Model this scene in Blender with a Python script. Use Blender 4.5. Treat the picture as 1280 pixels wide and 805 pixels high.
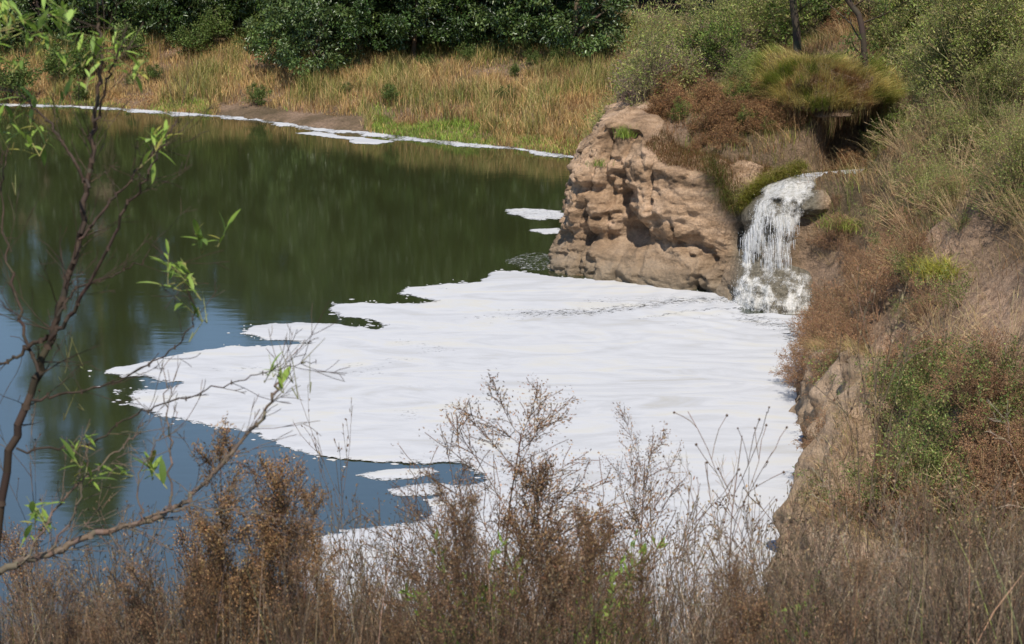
import bpy, math, random
import numpy as np
from mathutils import Vector, Matrix
rng = np.random.default_rng(7); random.seed(7)
R = math.radians
sc = bpy.context.scene
for _o in list(bpy.data.objects): bpy.data.objects.remove(_o)
col = sc.collection
# ------------------------------------------------------------------ camera, sky, sun, exposure
PITCH = R(13.0); FPX = 2389.0; CAMZ = 10.0
cam = bpy.data.cameras.new('camera'); camo = bpy.data.objects.new('camera', cam); col.objects.link(camo)
camo.location = (0, 0, CAMZ); camo.rotation_euler = (R(90) - PITCH, 0, 0)
cam.sensor_width = 36; cam.lens = FPX * 36 / 1280; cam.clip_end = 2000; cam.clip_start = 0.1
cam.dof.use_dof = True; cam.dof.focus_distance = 44; cam.dof.aperture_fstop = 12
sc.camera = camo
sun_el, sun_az = R(55), R(-86)            # azimuth of the direction TOWARDS the sun, from +x
sdir = Vector((math.cos(sun_el) * math.cos(sun_az), math.cos(sun_el) * math.sin(sun_az), math.sin(sun_el)))
w = bpy.data.worlds.new("World"); sc.world = w; w.use_nodes = True
nt = w.node_tree; bg = nt.nodes['Background']
sky = nt.nodes.new('ShaderNodeTexSky'); sky.sky_type = 'NISHITA'; sky.sun_disc = False
sky.sun_elevation = sun_el; sky.sun_rotation = R(90) - sun_az
sky.air_density = 1.0; sky.dust_density = 0.0; sky.ozone_density = 4.0
nt.links.new(sky.outputs[0], bg.inputs[0]); bg.inputs[1].default_value = 0.125
sl = bpy.data.lights.new('sun', 'SUN'); sl.energy = 5.0; sl.angle = R(0.53); sl.color = (1, 0.94, 0.86)
so = bpy.data.objects.new('sun', sl); col.objects.link(so); so.rotation_euler = sdir.to_track_quat('Z', 'Y').to_euler()
so.location = (20, -30, 50)
sc.view_settings.view_transform = 'Standard'; sc.view_settings.look = 'None'
sc.view_settings.exposure = 0.24; sc.view_settings.gamma = 1
sc.cycles.max_bounces = 6; sc.cycles.transparent_max_bounces = 12
sc.cycles.use_denoising = True

# ------------------------------------------------------------------ geometry helpers
CP, SP = math.cos(PITCH), math.sin(PITCH)
def ray(px, py):
    X = (px - 640) / FPX; Y = (402.5 - py) / FPX
    return X, CP + Y * SP, -SP + Y * CP
def W(px, py, z=0.0):
    dx, dy, dz = ray(px, py); t = (z - CAMZ) / dz
    return (dx * t, dy * t, z)
def P(px, py, D):
    dx, dy, dz = ray(px, py); t = D / dy
    return (dx * t, D, CAMZ + dz * t)
def proj(x, y, z):
    zz = z - CAMZ; f = y * CP - zz * SP; u = y * SP + zz * CP
    return 640 + FPX * x / f, 402.5 - FPX * u / f
def sstep(a, b, x):
    t = np.clip((x - a) / (b - a), 0, 1); return t * t * (3 - 2 * t)
def _hash(i, j, k, s):
    h = (i * 374761393 + j * 668265263 + k * 2147483647 + s * 974634777) & 0xffffffff
    h = ((h ^ (h >> 13)) * 1274126177) & 0xffffffff
    return (h ^ (h >> 16)) / 4294967295.0
def vnoise(x, y, z=0.0, s=0):
    x, y, z = np.broadcast_arrays(np.asarray(x, float), np.asarray(y, float), np.asarray(z, float))
    i, j, k = [np.floor(a).astype(np.int64) for a in (x, y, z)]
    fx, fy, fz = x - i, y - j, z - k
    fx, fy, fz = [f * f * f * (f * (f * 6 - 15) + 10) for f in (fx, fy, fz)]
    r = 0
    for a in (0, 1):
        for b in (0, 1):
            for c in (0, 1):
                r = r + _hash(i + a, j + b, k + c, s) * (fx if a else 1 - fx) * (fy if b else 1 - fy) * (fz if c else 1 - fz)
    return r * 2 - 1
def fbm(x, y, z=0.0, o=4, s=0, g=0.5):
    r = 0; a = 1; f = 1
    for q in range(o):
        r = r + a * vnoise(x * f, y * f, np.asarray(z) * f, s + q * 17); a *= g; f *= 2.03
    return r
def mesh(name, V, F, C=None, smooth=True, attrs=None):
    """V (N,3); F list of int arrays (M,3) or (M,4)"""
    me = bpy.data.meshes.new(name); V = np.asarray(V, dtype=np.float32)
    F = [np.asarray(f) for f in F if len(f)]
    me.vertices.add(len(V)); me.vertices.foreach_set('co', V.ravel())
    tot = np.concatenate([np.full(len(f), f.shape[1]) for f in F])
    loops = np.concatenate([f.ravel() for f in F])
    me.loops.add(len(loops)); me.loops.foreach_set('vertex_index', loops.astype(np.int32))
    me.polygons.add(len(tot)); st = np.concatenate([[0], np.cumsum(tot)[:-1]])
    me.polygons.foreach_set('loop_start', st.astype(np.int32))
    if smooth: me.polygons.foreach_set('use_smooth', np.ones(len(tot), dtype=bool))
    me.update(calc_edges=True)
    if C is not None:
        a = me.color_attributes.new('Col', 'FLOAT_COLOR', 'POINT')
        C4 = np.ones((len(V), 4), dtype=np.float32); C4[:, :3] = C; a.data.foreach_set('color', C4.ravel())
    for k, v in (attrs or {}).items():
        a = me.attributes.new(k, 'FLOAT', 'POINT'); a.data.foreach_set('value', np.asarray(v, dtype=np.float32).ravel())
    me.validate()
    return me
def obj(name, me, mat=None, parent=None, **kw):
    o = bpy.data.objects.new(name, me); col.objects.link(o)
    if mat is not None and me is not None and not me.materials: me.materials.append(mat)
    if parent: o.parent = parent
    for k, v in kw.items(): o[k] = v
    return o
def thing(name, label, cat, loc=(0, 0, 0), rz=0, group=None, scale=1.0):
    o = bpy.data.objects.new(name, None); col.objects.link(o); o.empty_display_size = 0.2
    o.location = loc; o.rotation_euler = (0, 0, rz); o.scale = (scale,) * 3 if np.isscalar(scale) else scale
    o['label'] = label; o['category'] = cat
    if group: o['group'] = group
    return o
def copy_thing(root, loc, rz, scale=1.0, label=None, group=None, tilt=(0, 0)):
    r = root.copy(); col.objects.link(r); r.location = loc; r.rotation_euler = (tilt[0], tilt[1], rz)
    r.scale = (scale,) * 3 if np.isscalar(scale) else scale
    if label: r['label'] = label
    if group: r['group'] = group
    for ch in root.children:
        c = ch.copy(); col.objects.link(c); c.parent = r
    return r
def grid_faces(nu, nv, keep=None):
    i = np.arange(nu - 1)[:, None] * nv + np.arange(nv - 1)[None, :]
    f = np.stack([i, i + nv, i + nv + 1, i + 1], -1)
    f = f.reshape(-1, 4)
    return f if keep is None else f[keep.ravel()]
class Geo:
    def __init__(s): s.V = []; s.C = []; s.T = []; s.Q = []; s.n = 0
    def add(s, V, C, T=None, Q=None):
        if T is not None and len(T): s.T.append(T + s.n)
        if Q is not None and len(Q): s.Q.append(Q + s.n)
        s.V.append(V); s.C.append(C); s.n += len(V)
    def mesh(s, name, smooth=True):
        return mesh(name, np.concatenate(s.V), [np.concatenate(x) for x in (s.T, s.Q) if x], np.concatenate(s.C), smooth)
    # tapered grass blades
    def blades(s, base, h, wd, lean, colr, nseg=2, az=None, tipc=1.15):
        N = len(base)
        if N == 0: return
        base = np.asarray(base, float); h = np.broadcast_to(h, N); wd = np.broadcast_to(wd, N); lean = np.broadcast_to(lean, N)
        az = rng.uniform(0, 2 * np.pi, N) if az is None else az
        d = np.stack([np.cos(az), np.sin(az), 0 * az], 1)
        fa = az + np.pi / 2 + rng.normal(0, .7, N)
        sd = np.stack([np.cos(fa), np.sin(fa), 0 * az], 1)
        V = []; C = []
        for k in range(nseg + 1):
            t = k / nseg
            c = base + d * (lean * h * t * t)[:, None]; c[:, 2] += h * (t - .35 * lean * t * t)
            cc = colr * (0.9 + (tipc - .9) * t)
            if k < nseg:
                ww = (wd * (1 - t) ** .6 * .5)[:, None]
                V += [c - sd * ww, c + sd * ww]; C += [cc, cc]
            else: V += [c]; C += [cc]
        V = np.stack(V, 1); C = np.stack(C, 1); m = V.shape[1]
        b = np.arange(N)[:, None] * m
        Q = [b + np.array([2 * k, 2 * k + 1, 2 * k + 3, 2 * k + 2]) for k in range(nseg - 1)]
        T = b + np.array([2 * nseg - 2, 2 * nseg - 1, 2 * nseg])
        s.add(V.reshape(-1, 3), C.reshape(-1, 3), T, np.concatenate(Q) if Q else None)
    # diamond leaves: pos, direction, length, width
    def leaves(s, p, d, L, wd, colr, fold=.25):
        N = len(p)
        if N == 0: return
        d = d / (np.linalg.norm(d, axis=1, keepdims=True) + 1e-9)
        r = rng.normal(size=(N, 3)); sd = np.cross(d, r); sd /= (np.linalg.norm(sd, axis=1, keepdims=True) + 1e-9)
        n = np.cross(sd, d)
        L = np.broadcast_to(L, N)[:, None]; wd = np.broadcast_to(wd, N)[:, None] * .5
        V = np.stack([p, p + d * L * .45 + sd * wd + n * wd * fold, p + d * L + n * L * -.08, p + d * L * .45 - sd * wd + n * wd * fold], 1)
        C = np.repeat(colr[:, None, :], 4, 1)
        b = np.arange(N)[:, None] * 4
        s.add(V.reshape(-1, 3), C.reshape(-1, 3), np.concatenate([b + np.array([0, 1, 2]), b + np.array([0, 2, 3])]))
    # tapered tubes for segment arrays
    def tubes(s, p0, p1, r0, r1, colr, sides=3):
        N = len(p0)
        if N == 0: return
        p0 = np.asarray(p0, float); p1 = np.asarray(p1, float); r0 = np.asarray(r0, float); r1 = np.asarray(r1, float)
        d = p1 - p0; d /= (np.linalg.norm(d, axis=1, keepdims=True) + 1e-9)
        p1 = p1 + d * r1[:, None] * .3
        a = np.cross(d, np.array([.31, .2, .93]) + np.zeros_like(d)); a /= (np.linalg.norm(a, axis=1, keepdims=True) + 1e-9)
        b = np.cross(d, a); V = []
        for p, r in ((p0, r0), (p1, r1)):
            for k in range(sides):
                t = 2 * np.pi * k / sides
                V.append(p + (a * math.cos(t) + b * math.sin(t)) * r[:, None])
        V = np.stack(V, 1); C = np.repeat(np.broadcast_to(colr, (N, 3))[:, None, :], 2 * sides, 1)
        q = np.arange(N)[:, None] * (2 * sides)
        Q = np.concatenate([q + np.array([k, (k + 1) % sides, sides + (k + 1) % sides, sides + k]) for k in range(sides)])
        s.add(V.reshape(-1, 3), C.reshape(-1, 3), None, Q)
def cvar(base, n, v=.2, hue=.06):
    """n colours around base: brightness and a little hue"""
    base = np.asarray(base, float)
    if base.ndim == 1: base = np.repeat(base[None], n, 0)
    return np.clip(base * (1 + rng.normal(0, v, (n, 1))) * (1 + rng.normal(0, hue, (n, 3))), .004, .9)
def pick(cols, wts, n):
    return np.asarray(cols, float)[rng.choice(len(cols), n, p=np.asarray(wts) / np.sum(wts))]

# ------------------------------------------------------------------ materials
def nmat(name):
    m = bpy.data.materials.new(name); m.use_nodes = True; n = m.node_tree.nodes; l = m.node_tree.links
    return m, n, l, n['Principled BSDF']
def plant_mat(name, trans=.3, rough=.6, spec=.3, tint=(1, 1, 1)):
    m, n, l, b = nmat(name)
    a = n.new('ShaderNodeVertexColor'); a.layer_name = 'Col'
    nz = n.new('ShaderNodeTexNoise'); nz.inputs['Scale'].default_value = .9; nz.inputs['Detail'].default_value = 5
    geo = n.new('ShaderNodeNewGeometry'); l.new(geo.outputs['Position'], nz.inputs['Vector'])
    mr = n.new('ShaderNodeMapRange'); mr.inputs[1].default_value = .3; mr.inputs[2].default_value = .7; mr.inputs[3].default_value = .72; mr.inputs[4].default_value = 1.25
    l.new(nz.outputs[0], mr.inputs[0])
    mx = n.new('ShaderNodeVectorMath'); mx.operation = 'SCALE'; l.new(a.outputs[0], mx.inputs[0]); l.new(mr.outputs[0], mx.inputs['Scale'])
    mt = n.new('ShaderNodeVectorMath'); mt.operation = 'MULTIPLY'; l.new(mx.outputs[0], mt.inputs[0]); mt.inputs[1].default_value = tint
    l.new(mt.outputs[0], b.inputs['Base Color']); b.inputs['Roughness'].default_value = rough
    b.inputs['Specular IOR Level'].default_value = spec
    if trans > 0:
        t = n.new('ShaderNodeBsdfTranslucent'); l.new(mt.outputs[0], t.inputs[0])
        ms = n.new('ShaderNodeMixShader'); ms.inputs[0].default_value = trans
        l.new(b.outputs[0], ms.inputs[1]); l.new(t.outputs[0], ms.inputs[2]); l.new(ms.outputs[0], n['Material Output'].inputs[0])
    return m
WARM = (1.06, 1.0, .88)
M_grass = plant_mat('grass_blades', .3, .55, tint=WARM)
M_leaf = plant_mat('broad_leaves', .18, .38, .5)
M_soft = plant_mat('soft_leaves', .35, .55)
M_twig = plant_mat('twig_bark', 0, .8, .2, tint=WARM)
M_seed = plant_mat('dry_seed_heads', .25, .8, .15, tint=WARM)

def ramp(n, stops):
    r = n.new('ShaderNodeValToRGB'); e = r.color_ramp.elements
    while len(e) < len(stops): e.new(.5)
    for k, (p, c) in enumerate(stops): e[k].position = p; e[k].color = (*c, 1)
    return r
def noise(n, l, vec, scale, detail=6, rough=.6, dist=0):
    z = n.new('ShaderNodeTexNoise'); z.inputs['Scale'].default_value = scale; z.inputs['Detail'].default_value = detail
    z.inputs['Roughness'].default_value = rough; z.inputs['Distortion'].default_value = dist
    if vec is not None: l.new(vec, z.inputs['Vector'])
    return z
def rock_mat(name, stops, wet=0.35, bump=.6):
    m, n, l, b = nmat(name)
    geo = n.new('ShaderNodeNewGeometry'); pos = geo.outputs['Position']
    mp = n.new('ShaderNodeMapping'); mp.inputs['Scale'].default_value = (.6, .6, 2.2); l.new(pos, mp.inputs['Vector'])
    a = noise(n, l, mp.outputs[0], 1.1, 9, .62, .4); r = ramp(n, stops); l.new(a.outputs[0], r.inputs[0])
    f = noise(n, l, pos, 14, 6, .7); fr = ramp(n, [(.35, (.72, .7, .68)), (.65, (1.15, 1.12, 1.1))]); l.new(f.outputs[0], fr.inputs[0])
    mu = n.new('ShaderNodeMix'); mu.data_type = 'RGBA'; mu.blend_type = 'MULTIPLY'; mu.inputs[0].default_value = 1
    l.new(r.outputs[0], mu.inputs[6]); l.new(fr.outputs[0], mu.inputs[7])
    # damp, silt-stained foot: world height
    sx = n.new('ShaderNodeSeparateXYZ'); l.new(pos, sx.inputs[0])
    ad = n.new('ShaderNodeMath'); ad.operation = 'MULTIPLY_ADD'; l.new(a.outputs[0], ad.inputs[0]); ad.inputs[1].default_value = -1.6; l.new(sx.outputs[2], ad.inputs[2])
    mr = n.new('ShaderNodeMapRange'); mr.inputs[1].default_value = -.9; mr.inputs[2].default_value = .5; mr.inputs[3].default_value = 1; mr.inputs[4].default_value = 0; l.new(ad.outputs[0], mr.inputs[0])
    wt = n.new('ShaderNodeMath'); wt.operation = 'MULTIPLY'; l.new(mr.outputs[0], wt.inputs[0]); wt.inputs[1].default_value = wet * 2.4
    m2 = n.new('ShaderNodeMix'); m2.data_type = 'RGBA'; m2.blend_type = 'MIX'; l.new(wt.outputs[0], m2.inputs[0]); l.new(mu.outputs[2], m2.inputs[6]); m2.inputs[7].default_value = (.20, .17, .12, 1)
    wa = n.new('ShaderNodeAttribute'); wa.attribute_name = 'wet'; m4 = n.new('ShaderNodeMix'); m4.data_type = 'RGBA'
    wr = ramp(n, [(.35, (.075, .065, .045)), (.65, (.24, .21, .155))]); l.new(f.outputs[0], wr.inputs[0])
    l.new(wa.outputs['Fac'], m4.inputs[0]); l.new(m2.outputs[2], m4.inputs[6]); l.new(wr.outputs[0], m4.inputs[7])
    rr_ = n.new('ShaderNodeMapRange'); rr_.inputs[3].default_value = .92; rr_.inputs[4].default_value = .4; l.new(wa.outputs['Fac'], rr_.inputs[0]); l.new(rr_.outputs[0], b.inputs['Roughness'])
    l.new(m4.outputs[2], b.inputs['Base Color']); b.inputs['Specular IOR Level'].default_value = .25
    f5 = noise(n, l, pos, 4.5, 9, .72, .3); fa = n.new('ShaderNodeMath'); fa.operation = 'MULTIPLY_ADD'; l.new(f5.outputs[0], fa.inputs[0]); fa.inputs[1].default_value = 1.6; l.new(f.outputs[0], fa.inputs[2])
    bp = n.new('ShaderNodeBump'); bp.inputs['Strength'].default_value = .9; bp.inputs['Distance'].default_value = .09
    l.new(fa.outputs[0], bp.inputs['Height']); l.new(bp.outputs[0], b.inputs['Normal'])
    return m
M_rock = rock_mat('eroded_sandstone', [(.34, (.15, .10, .06)), (.46, (.36, .24, .145)), (.6, (.54, .38, .25)), (.75, (.56, .37, .25))])
M_sand = rock_mat('sandy_clay', [(.3, (.26, .17, .10)), (.5, (.42, .30, .195)), (.7, (.54, .40, .28))], .1)
def ground_mat():
    m, n, l, b = nmat('earth_ground'); geo = n.new('ShaderNodeNewGeometry'); pos = geo.outputs['Position']
    a = noise(n, l, pos, .5, 8, .65); r = ramp(n, [(.3, (.11, .085, .045)), (.5, (.25, .175, .11)), (.7, (.42, .29, .20))]); l.new(a.outputs[0], r.inputs[0])
    f = noise(n, l, pos, 9, 8, .7); fr = ramp(n, [(.35, (.6, .6, .6)), (.65, (1.15, 1.12, 1.1))]); l.new(f.outputs[0], fr.inputs[0])
    mu = n.new('ShaderNodeMix'); mu.data_type = 'RGBA'; mu.blend_type = 'MULTIPLY'; mu.inputs[0].default_value = 1
    l.new(r.outputs[0], mu.inputs[6]); l.new(fr.outputs[0], mu.inputs[7])
    at = n.new('ShaderNodeAttribute'); at.attribute_name = 'clay'; m2 = n.new('ShaderNodeMix'); m2.data_type = 'RGBA'
    cf = ramp(n, [(.35, (.34, .21, .13)), (.6, (.62, .42, .28))]); l.new(f.outputs[0], cf.inputs[0])
    l.new(at.outputs['Fac'], m2.inputs[0]); l.new(mu.outputs[2], m2.inputs[6]); l.new(cf.outputs[0], m2.inputs[7])
    l.new(m2.outputs[2], b.inputs['Base Color']); b.inputs['Roughness'].default_value = .95; b.inputs['Specular IOR Level'].default_value = .15
    bp = n.new('ShaderNodeBump'); bp.inputs['Strength'].default_value = 1; bp.inputs['Distance'].default_value = .16
    f2 = noise(n, l, pos, 3, 8, .7); fm = n.new('ShaderNodeMath'); fm.operation = 'MULTIPLY_ADD'; l.new(f2.outputs[0], fm.inputs[0]); fm.inputs[1].default_value = 1.8; l.new(f.outputs[0], fm.inputs[2]); l.new(fm.outputs[0], bp.inputs['Height']); l.new(bp.outputs[0], b.inputs['Normal'])
    return m
M_ground = ground_mat()
def water_mat():
    m, n, l, b = nmat('murky_water'); geo = n.new('ShaderNodeNewGeometry'); pos = geo.outputs['Position']
    b.inputs['Base Color'].default_value = (.027, .032, .011, 1); b.inputs['Roughness'].default_value = .06
    b.inputs['IOR'].default_value = 2.1; b.inputs['Specular IOR Level'].default_value = 1.0
    mp = n.new('ShaderNodeMapping'); mp.inputs['Scale'].default_value = (.55, 1.5, 1); l.new(pos, mp.inputs['Vector'])
    a = noise(n, l, mp.outputs[0], 2.2, 3, .5); c = noise(n, l, pos, .35, 2, .5)
    big = noise(n, l, pos, .12, 2, .5)
    mr = n.new('ShaderNodeMapRange'); mr.inputs[1].default_value = .4; mr.inputs[2].default_value = .62; mr.inputs[3].default_value = .25; mr.inputs[4].default_value = 1; l.new(big.outputs[0], mr.inputs[0])
    ml = n.new('ShaderNodeMath'); ml.operation = 'MULTIPLY'; l.new(a.outputs[0], ml.inputs[0]); l.new(mr.outputs[0], ml.inputs[1])
    m3 = n.new('ShaderNodeMath'); m3.operation = 'MULTIPLY_ADD'; l.new(c.outputs[0], m3.inputs[0]); m3.inputs[1].default_value = .8; l.new(ml.outputs[0], m3.inputs[2])
    bp = n.new('ShaderNodeBump'); bp.inputs['Strength'].default_value = .12; bp.inputs['Distance'].default_value = .02
    l.new(m3.outputs[0], bp.inputs['Height']); l.new(bp.outputs[0], b.inputs['Normal'])
    return m
M_water = water_mat()
def foam_mat(name, edge=True, colr=(.455, .457, .462)):
    m, n, l, b = nmat(name); geo = n.new('ShaderNodeNewGeometry'); pos = geo.outputs['Position']
    mp = n.new('ShaderNodeMapping'); mp.inputs['Scale'].default_value = (.5, 1.4, 1); mp.inputs['Rotation'].default_value = (0, 0, .25); l.new(pos, mp.inputs['Vector'])
    a = noise(n, l, mp.outputs[0], .8, 6, .6, 1.4)
    r = ramp(n, [(.28, (.38, .37, .345)), (.40, tuple(c * .9 for c in colr)), (.52, colr), (.70, (.47, .455, .41))]); l.new(a.outputs[0], r.inputs[0])
    l.new(r.outputs[0], b.inputs['Base Color']); b.inputs['Roughness'].default_value = .9; b.inputs['Specular IOR Level'].default_value = .1
    f = noise(n, l, mp.outputs[0], 9, 6, .7, .5)
    ad = n.new('ShaderNodeMath'); ad.operation = 'MULTIPLY_ADD'; l.new(a.outputs[0], ad.inputs[0]); ad.inputs[1].default_value = 1.6; l.new(f.outputs[0], ad.inputs[2])
    bp = n.new('ShaderNodeBump'); bp.inputs['Strength'].default_value = .22; bp.inputs['Distance'].default_value = .05
    l.new(ad.outputs[0], bp.inputs['Height']); l.new(bp.outputs[0], b.inputs['Normal'])
    if edge:   # lacy holes where the foam is thin
        at = n.new('ShaderNodeAttribute'); at.attribute_name = 'thin'
        m1 = n.new('ShaderNodeMapping'); m1.inputs['Scale'].default_value = (1.0, 2.0, 1); m1.inputs['Rotation'].default_value = (0, 0, -.12); l.new(pos, m1.inputs['Vector'])
        h = noise(n, l, m1.outputs[0], 7, 6, .8, .4)
        s = n.new('ShaderNodeMath'); s.operation = 'SUBTRACT'; l.new(h.outputs[0], s.inputs[0]); l.new(at.outputs['Fac'], s.inputs[1])
        mr = n.new('ShaderNodeMapRange'); mr.inputs[1].default_value = -.03; mr.inputs[2].default_value = .03; l.new(s.outputs[0], mr.inputs[0])
        l.new(mr.outputs[0], b.inputs['Alpha'])
    return m
M_foam = foam_mat('floating_foam')
def fall_mat():
    m, n, l, b = nmat('falling_water'); geo = n.new('ShaderNodeNewGeometry'); pos = geo.outputs['Position']
    mp = n.new('ShaderNodeMapping'); mp.inputs['Scale'].default_value = (6, 6, 1.0); l.new(pos, mp.inputs['Vector'])
    h = noise(n, l, mp.outputs[0], 1.6, 7, .75, .3)
    f = noise(n, l, pos, 26, 3, .6)
    at = n.new('ShaderNodeAttribute'); at.attribute_name = 'dens'
    s = n.new('ShaderNodeMath'); s.operation = 'MULTIPLY_ADD'; l.new(f.outputs[0], s.inputs[0]); s.inputs[1].default_value = .35; l.new(h.outputs[0], s.inputs[2])
    s2 = n.new('ShaderNodeMath'); s2.operation = 'ADD'; l.new(s.outputs[0], s2.inputs[0]); l.new(at.outputs['Fac'], s2.inputs[1])
    mr = n.new('ShaderNodeMapRange'); mr.inputs[1].default_value = 1.0; mr.inputs[2].default_value = 1.48; mr.inputs[4].default_value = .93; l.new(s2.outputs[0], mr.inputs[0])
    l.new(mr.outputs[0], b.inputs['Alpha'])
    r = ramp(n, [(.35, (.30, .28, .23)), (.65, (.66, .64, .60))]); l.new(h.outputs[0], r.inputs[0])
    l.new(r.outputs[0], b.inputs['Base Color']); b.inputs['Roughness'].default_value = .35
    bp = n.new('ShaderNodeBump'); bp.inputs['Strength'].default_value = .8; bp.inputs['Distance'].default_value = .05
    l.new(s.outputs[0], bp.inputs['Height']); l.new(bp.outputs[0], b.inputs['Normal'])
    return m
M_fall = fall_mat()
M_drop, _n, _l, _b = nmat('white_spray'); _b.inputs['Base Color'].default_value = (.8, .8, .79, 1); _b.inputs['Roughness'].default_value = .4

# ------------------------------------------------------------------ shoreline and terrain height
cliff_px = [(760, 222), (742, 250), (716, 290), (699, 324), (700, 338), (722, 345), (780, 351), (850, 359), (905, 366), (925, 378), (960, 386), (1000, 388), (1016, 394)]
right_px = [(1010, 420), (1000, 455), (992, 500), (1000, 545), (1005, 600), (985, 650), (972, 690), (966, 730), (952, 780)]
far_px = [(-900, 88), (-400, 116), (0, 130), (120, 134), (250, 143), (350, 153), (385, 160), (460, 166), (560, 178), (640, 185), (715, 196), (765, 204)]
shore = [(-260, 120)] + [W(*p)[:2] for p in far_px + cliff_px + right_px]
shore += [(5.0, 22.5), (5.6, 19), (5.2, 15.5), (3, 13.4), (0, 12.9), (-5, 13.2), (-12, 12), (-30, 10), (-90, 4), (-260, -40)]
ring = np.array(shore + [(-260, -300), (300, -300), (300, 600), (-260, 600)][0:0])
SH = np.array(shore)
poly = np.array(shore + [(-260, -40), (-400, -40), (-400, 120)])     # the water polygon
def seg_dist(x, y, pts, closed=False):
    x = np.asarray(x, float); y = np.asarray(y, float)
    D = np.full(x.shape, 1e9); n = len(pts)
    for k in range(n if closed else n - 1):
        a = pts[k]; b = pts[(k + 1) % n]; e = b - a
        t = np.clip(((x - a[0]) * e[0] + (y - a[1]) * e[1]) / (e @ e + 1e-12), 0, 1)
        D = np.minimum(D, (x - a[0] - t * e[0]) ** 2 + (y - a[1] - t * e[1]) ** 2)
    return np.sqrt(D)
def inside(x, y, pts):
    r = np.zeros(np.shape(x), bool); n = len(pts)
    for k in range(n):
        a = pts[k]; b = pts[(k + 1) % n]
        c = (a[1] > y) != (b[1] > y)
        with np.errstate(divide='ignore', invalid='ignore'):
            r ^= c & (x < (b[0] - a[0]) * (y - a[1]) / (b[1] - a[1]) + a[0])
    return r
def shore_d(x, y):
    return seg_dist(x, y, SH) * np.where(inside(x, y, poly), -1, 1)
CH = np.array([(6.35, 46.2), (7.2, 47.3), (8.6, 48.1), (10.5, 49.0), (14, 51), (20, 55)])   # stream bed above the fall
LIPZ = 2.74
def H(x, y):
    x = np.asarray(x, float); y = np.asarray(y, float)
    d = shore_d(x, y)
    n1 = fbm(x * .22, y * .22, 0, 3, 5); n2 = fbm(x * .9, y * .9, 0, 4, 9)
    zf = .04 + .21 * d + .15 * n1 * np.clip(d, 0, 1) + .05 * n2
    zf = np.where(d > 14, 2.95 + .12 * (d - 14) + .22 * np.clip(d - 32, 0, 60) + .15 * n1, zf)
    # promontory
    zp = sstep(1.15, 1.9, d) * 2.75 + .38 * np.clip(d - .6, 0, 9) + .12 * n1 + .07 * n2
    pxw = sstep(4.2, 1.8, x) * sstep(47, 49, y)
    zp = zp + pxw * sstep(1.4, 2.4, d) * .6
    # steep earth bank on the right and under the camera
    zb = 1.08 * d + .5 * n1 * np.clip(d, 0, 1.5) + .16 * n2 * np.clip(d, 0, 1)
    cap = 8.3 + .05 * d
    zb = cap - np.logaddexp(0, (cap - zb) * 1.6) / 1.6
    wb2 = sstep(23, 26, y) * sstep(39.5, 36, y) * sstep(9, 7, x)
    zc2 = np.interp(y, [24, 27, 30, 33, 36, 38], [1.5, 2.2, 2.3, 1.9, .9, .4])
    zb = zb * (1 - wb2) + wb2 * np.maximum(zb, zc2 * sstep(.75, 1.7, d) + .8 * np.clip(d - 1.5, 0, 9))
    near = 9.55 - .46 * y; zb = np.where(y < 14, np.minimum(zb, np.minimum(near, 8.2)), zb)
    zr = np.minimum(2.1 * d, 2.85 + .1 * n2 + 1.05 * np.clip(x - 8.7, 0, 20))
    k = sstep(42.5, 45, y); zb = zb + .22 * k * fbm(x * 2.2, y * 2.2, 0, 3, 93) * np.clip(d, 0, 1); zb = zb * (1 - k) + np.minimum(zr, zb + 1.2) * k
    wp = sstep(45.5, 47, y) * sstep(.5, -.5, x - (7.0 + (y - 46) * .9))
    z = zb * (1 - wp) + zp * wp
    zback = 2.9 + .38 * (d - .6) + .2 * n1
    wb = sstep(48.3, 49.6, y - .45 * (x - 8)); z = z * (1 - wb) + np.maximum(zp, np.minimum(zback, 7) * sstep(1.3, 2.3, d)) * wb
    wf = sstep(58, 68, y + np.clip(-x, 0, 9) * .5); z = z * (1 - wf) + zf * wf
    # gully
    dc = seg_dist(x, y, CH)
    g = LIPZ - .16 + np.clip(dc - .6 - 1.25 * sstep(7.5, 8.8, x) * sstep(47.2, 48.4, y), 0, 9) * 3.2
    z = np.where(y > 45.6, np.minimum(z, g), z)
    z = np.where(d < 0, np.maximum(-1.4, d * .5 - .12), z)
    return z
def gs(px, py, cx, cy, rx, ry): return np.exp(-((px - cx) / rx) ** 2 - ((py - cy) / ry) ** 2)
def axis(parts):
    out = []
    for a, b, s in parts: out.append(np.arange(a, b, s))
    return np.concatenate(out)
gx = axis([(-260, -60, 8), (-60, -24, 1.2), (-24, -1, .6), (-1, 16, .14), (16, 40, .8), (40, 200, 8)])
gy = axis([(-60, -4, 4), (-4, 18, .5), (18, 56, .16), (56, 95, .5), (95, 260, 5)])
GX, GY = np.meshgrid(gx, gy, indexing='ij'); GZ = H(GX, GY)
qx_, qy_ = proj(GX, np.maximum(GY, 3), GZ)
CLAY = np.clip(gs(qx_, qy_, 1255, 385, 60, 62) + gs(qx_, qy_, 1105, 425, 45, 30) + gs(qx_, qy_, 1180, 300, 30, 18) + gs(qx_, qy_, 770, 150, 40, 45), 0, 1) * (GY > 20)
GZ = GZ + CLAY * (.24 * fbm(GX * 2.2, GY * 2.2, GZ * 2.0, 4, 203) - .22 * np.abs(fbm(GY * 1.6, GX * .5, 0, 2, 205)))
obj('ground', mesh('ground', np.stack([GX, GY, GZ], -1).reshape(-1, 3), [grid_faces(len(gx), len(gy))], attrs={'clay': CLAY}), M_ground, kind='structure')
wx = np.array([-260, 200.]); wy = np.array([-60, 260.])
obj('pond_water', mesh('pond_water', [(-260, -60, 0), (200, -60, 0), (200, 260, 0), (-260, 260, 0)], [np.array([[0, 1, 2, 3]])]), M_water, kind='structure')

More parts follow.
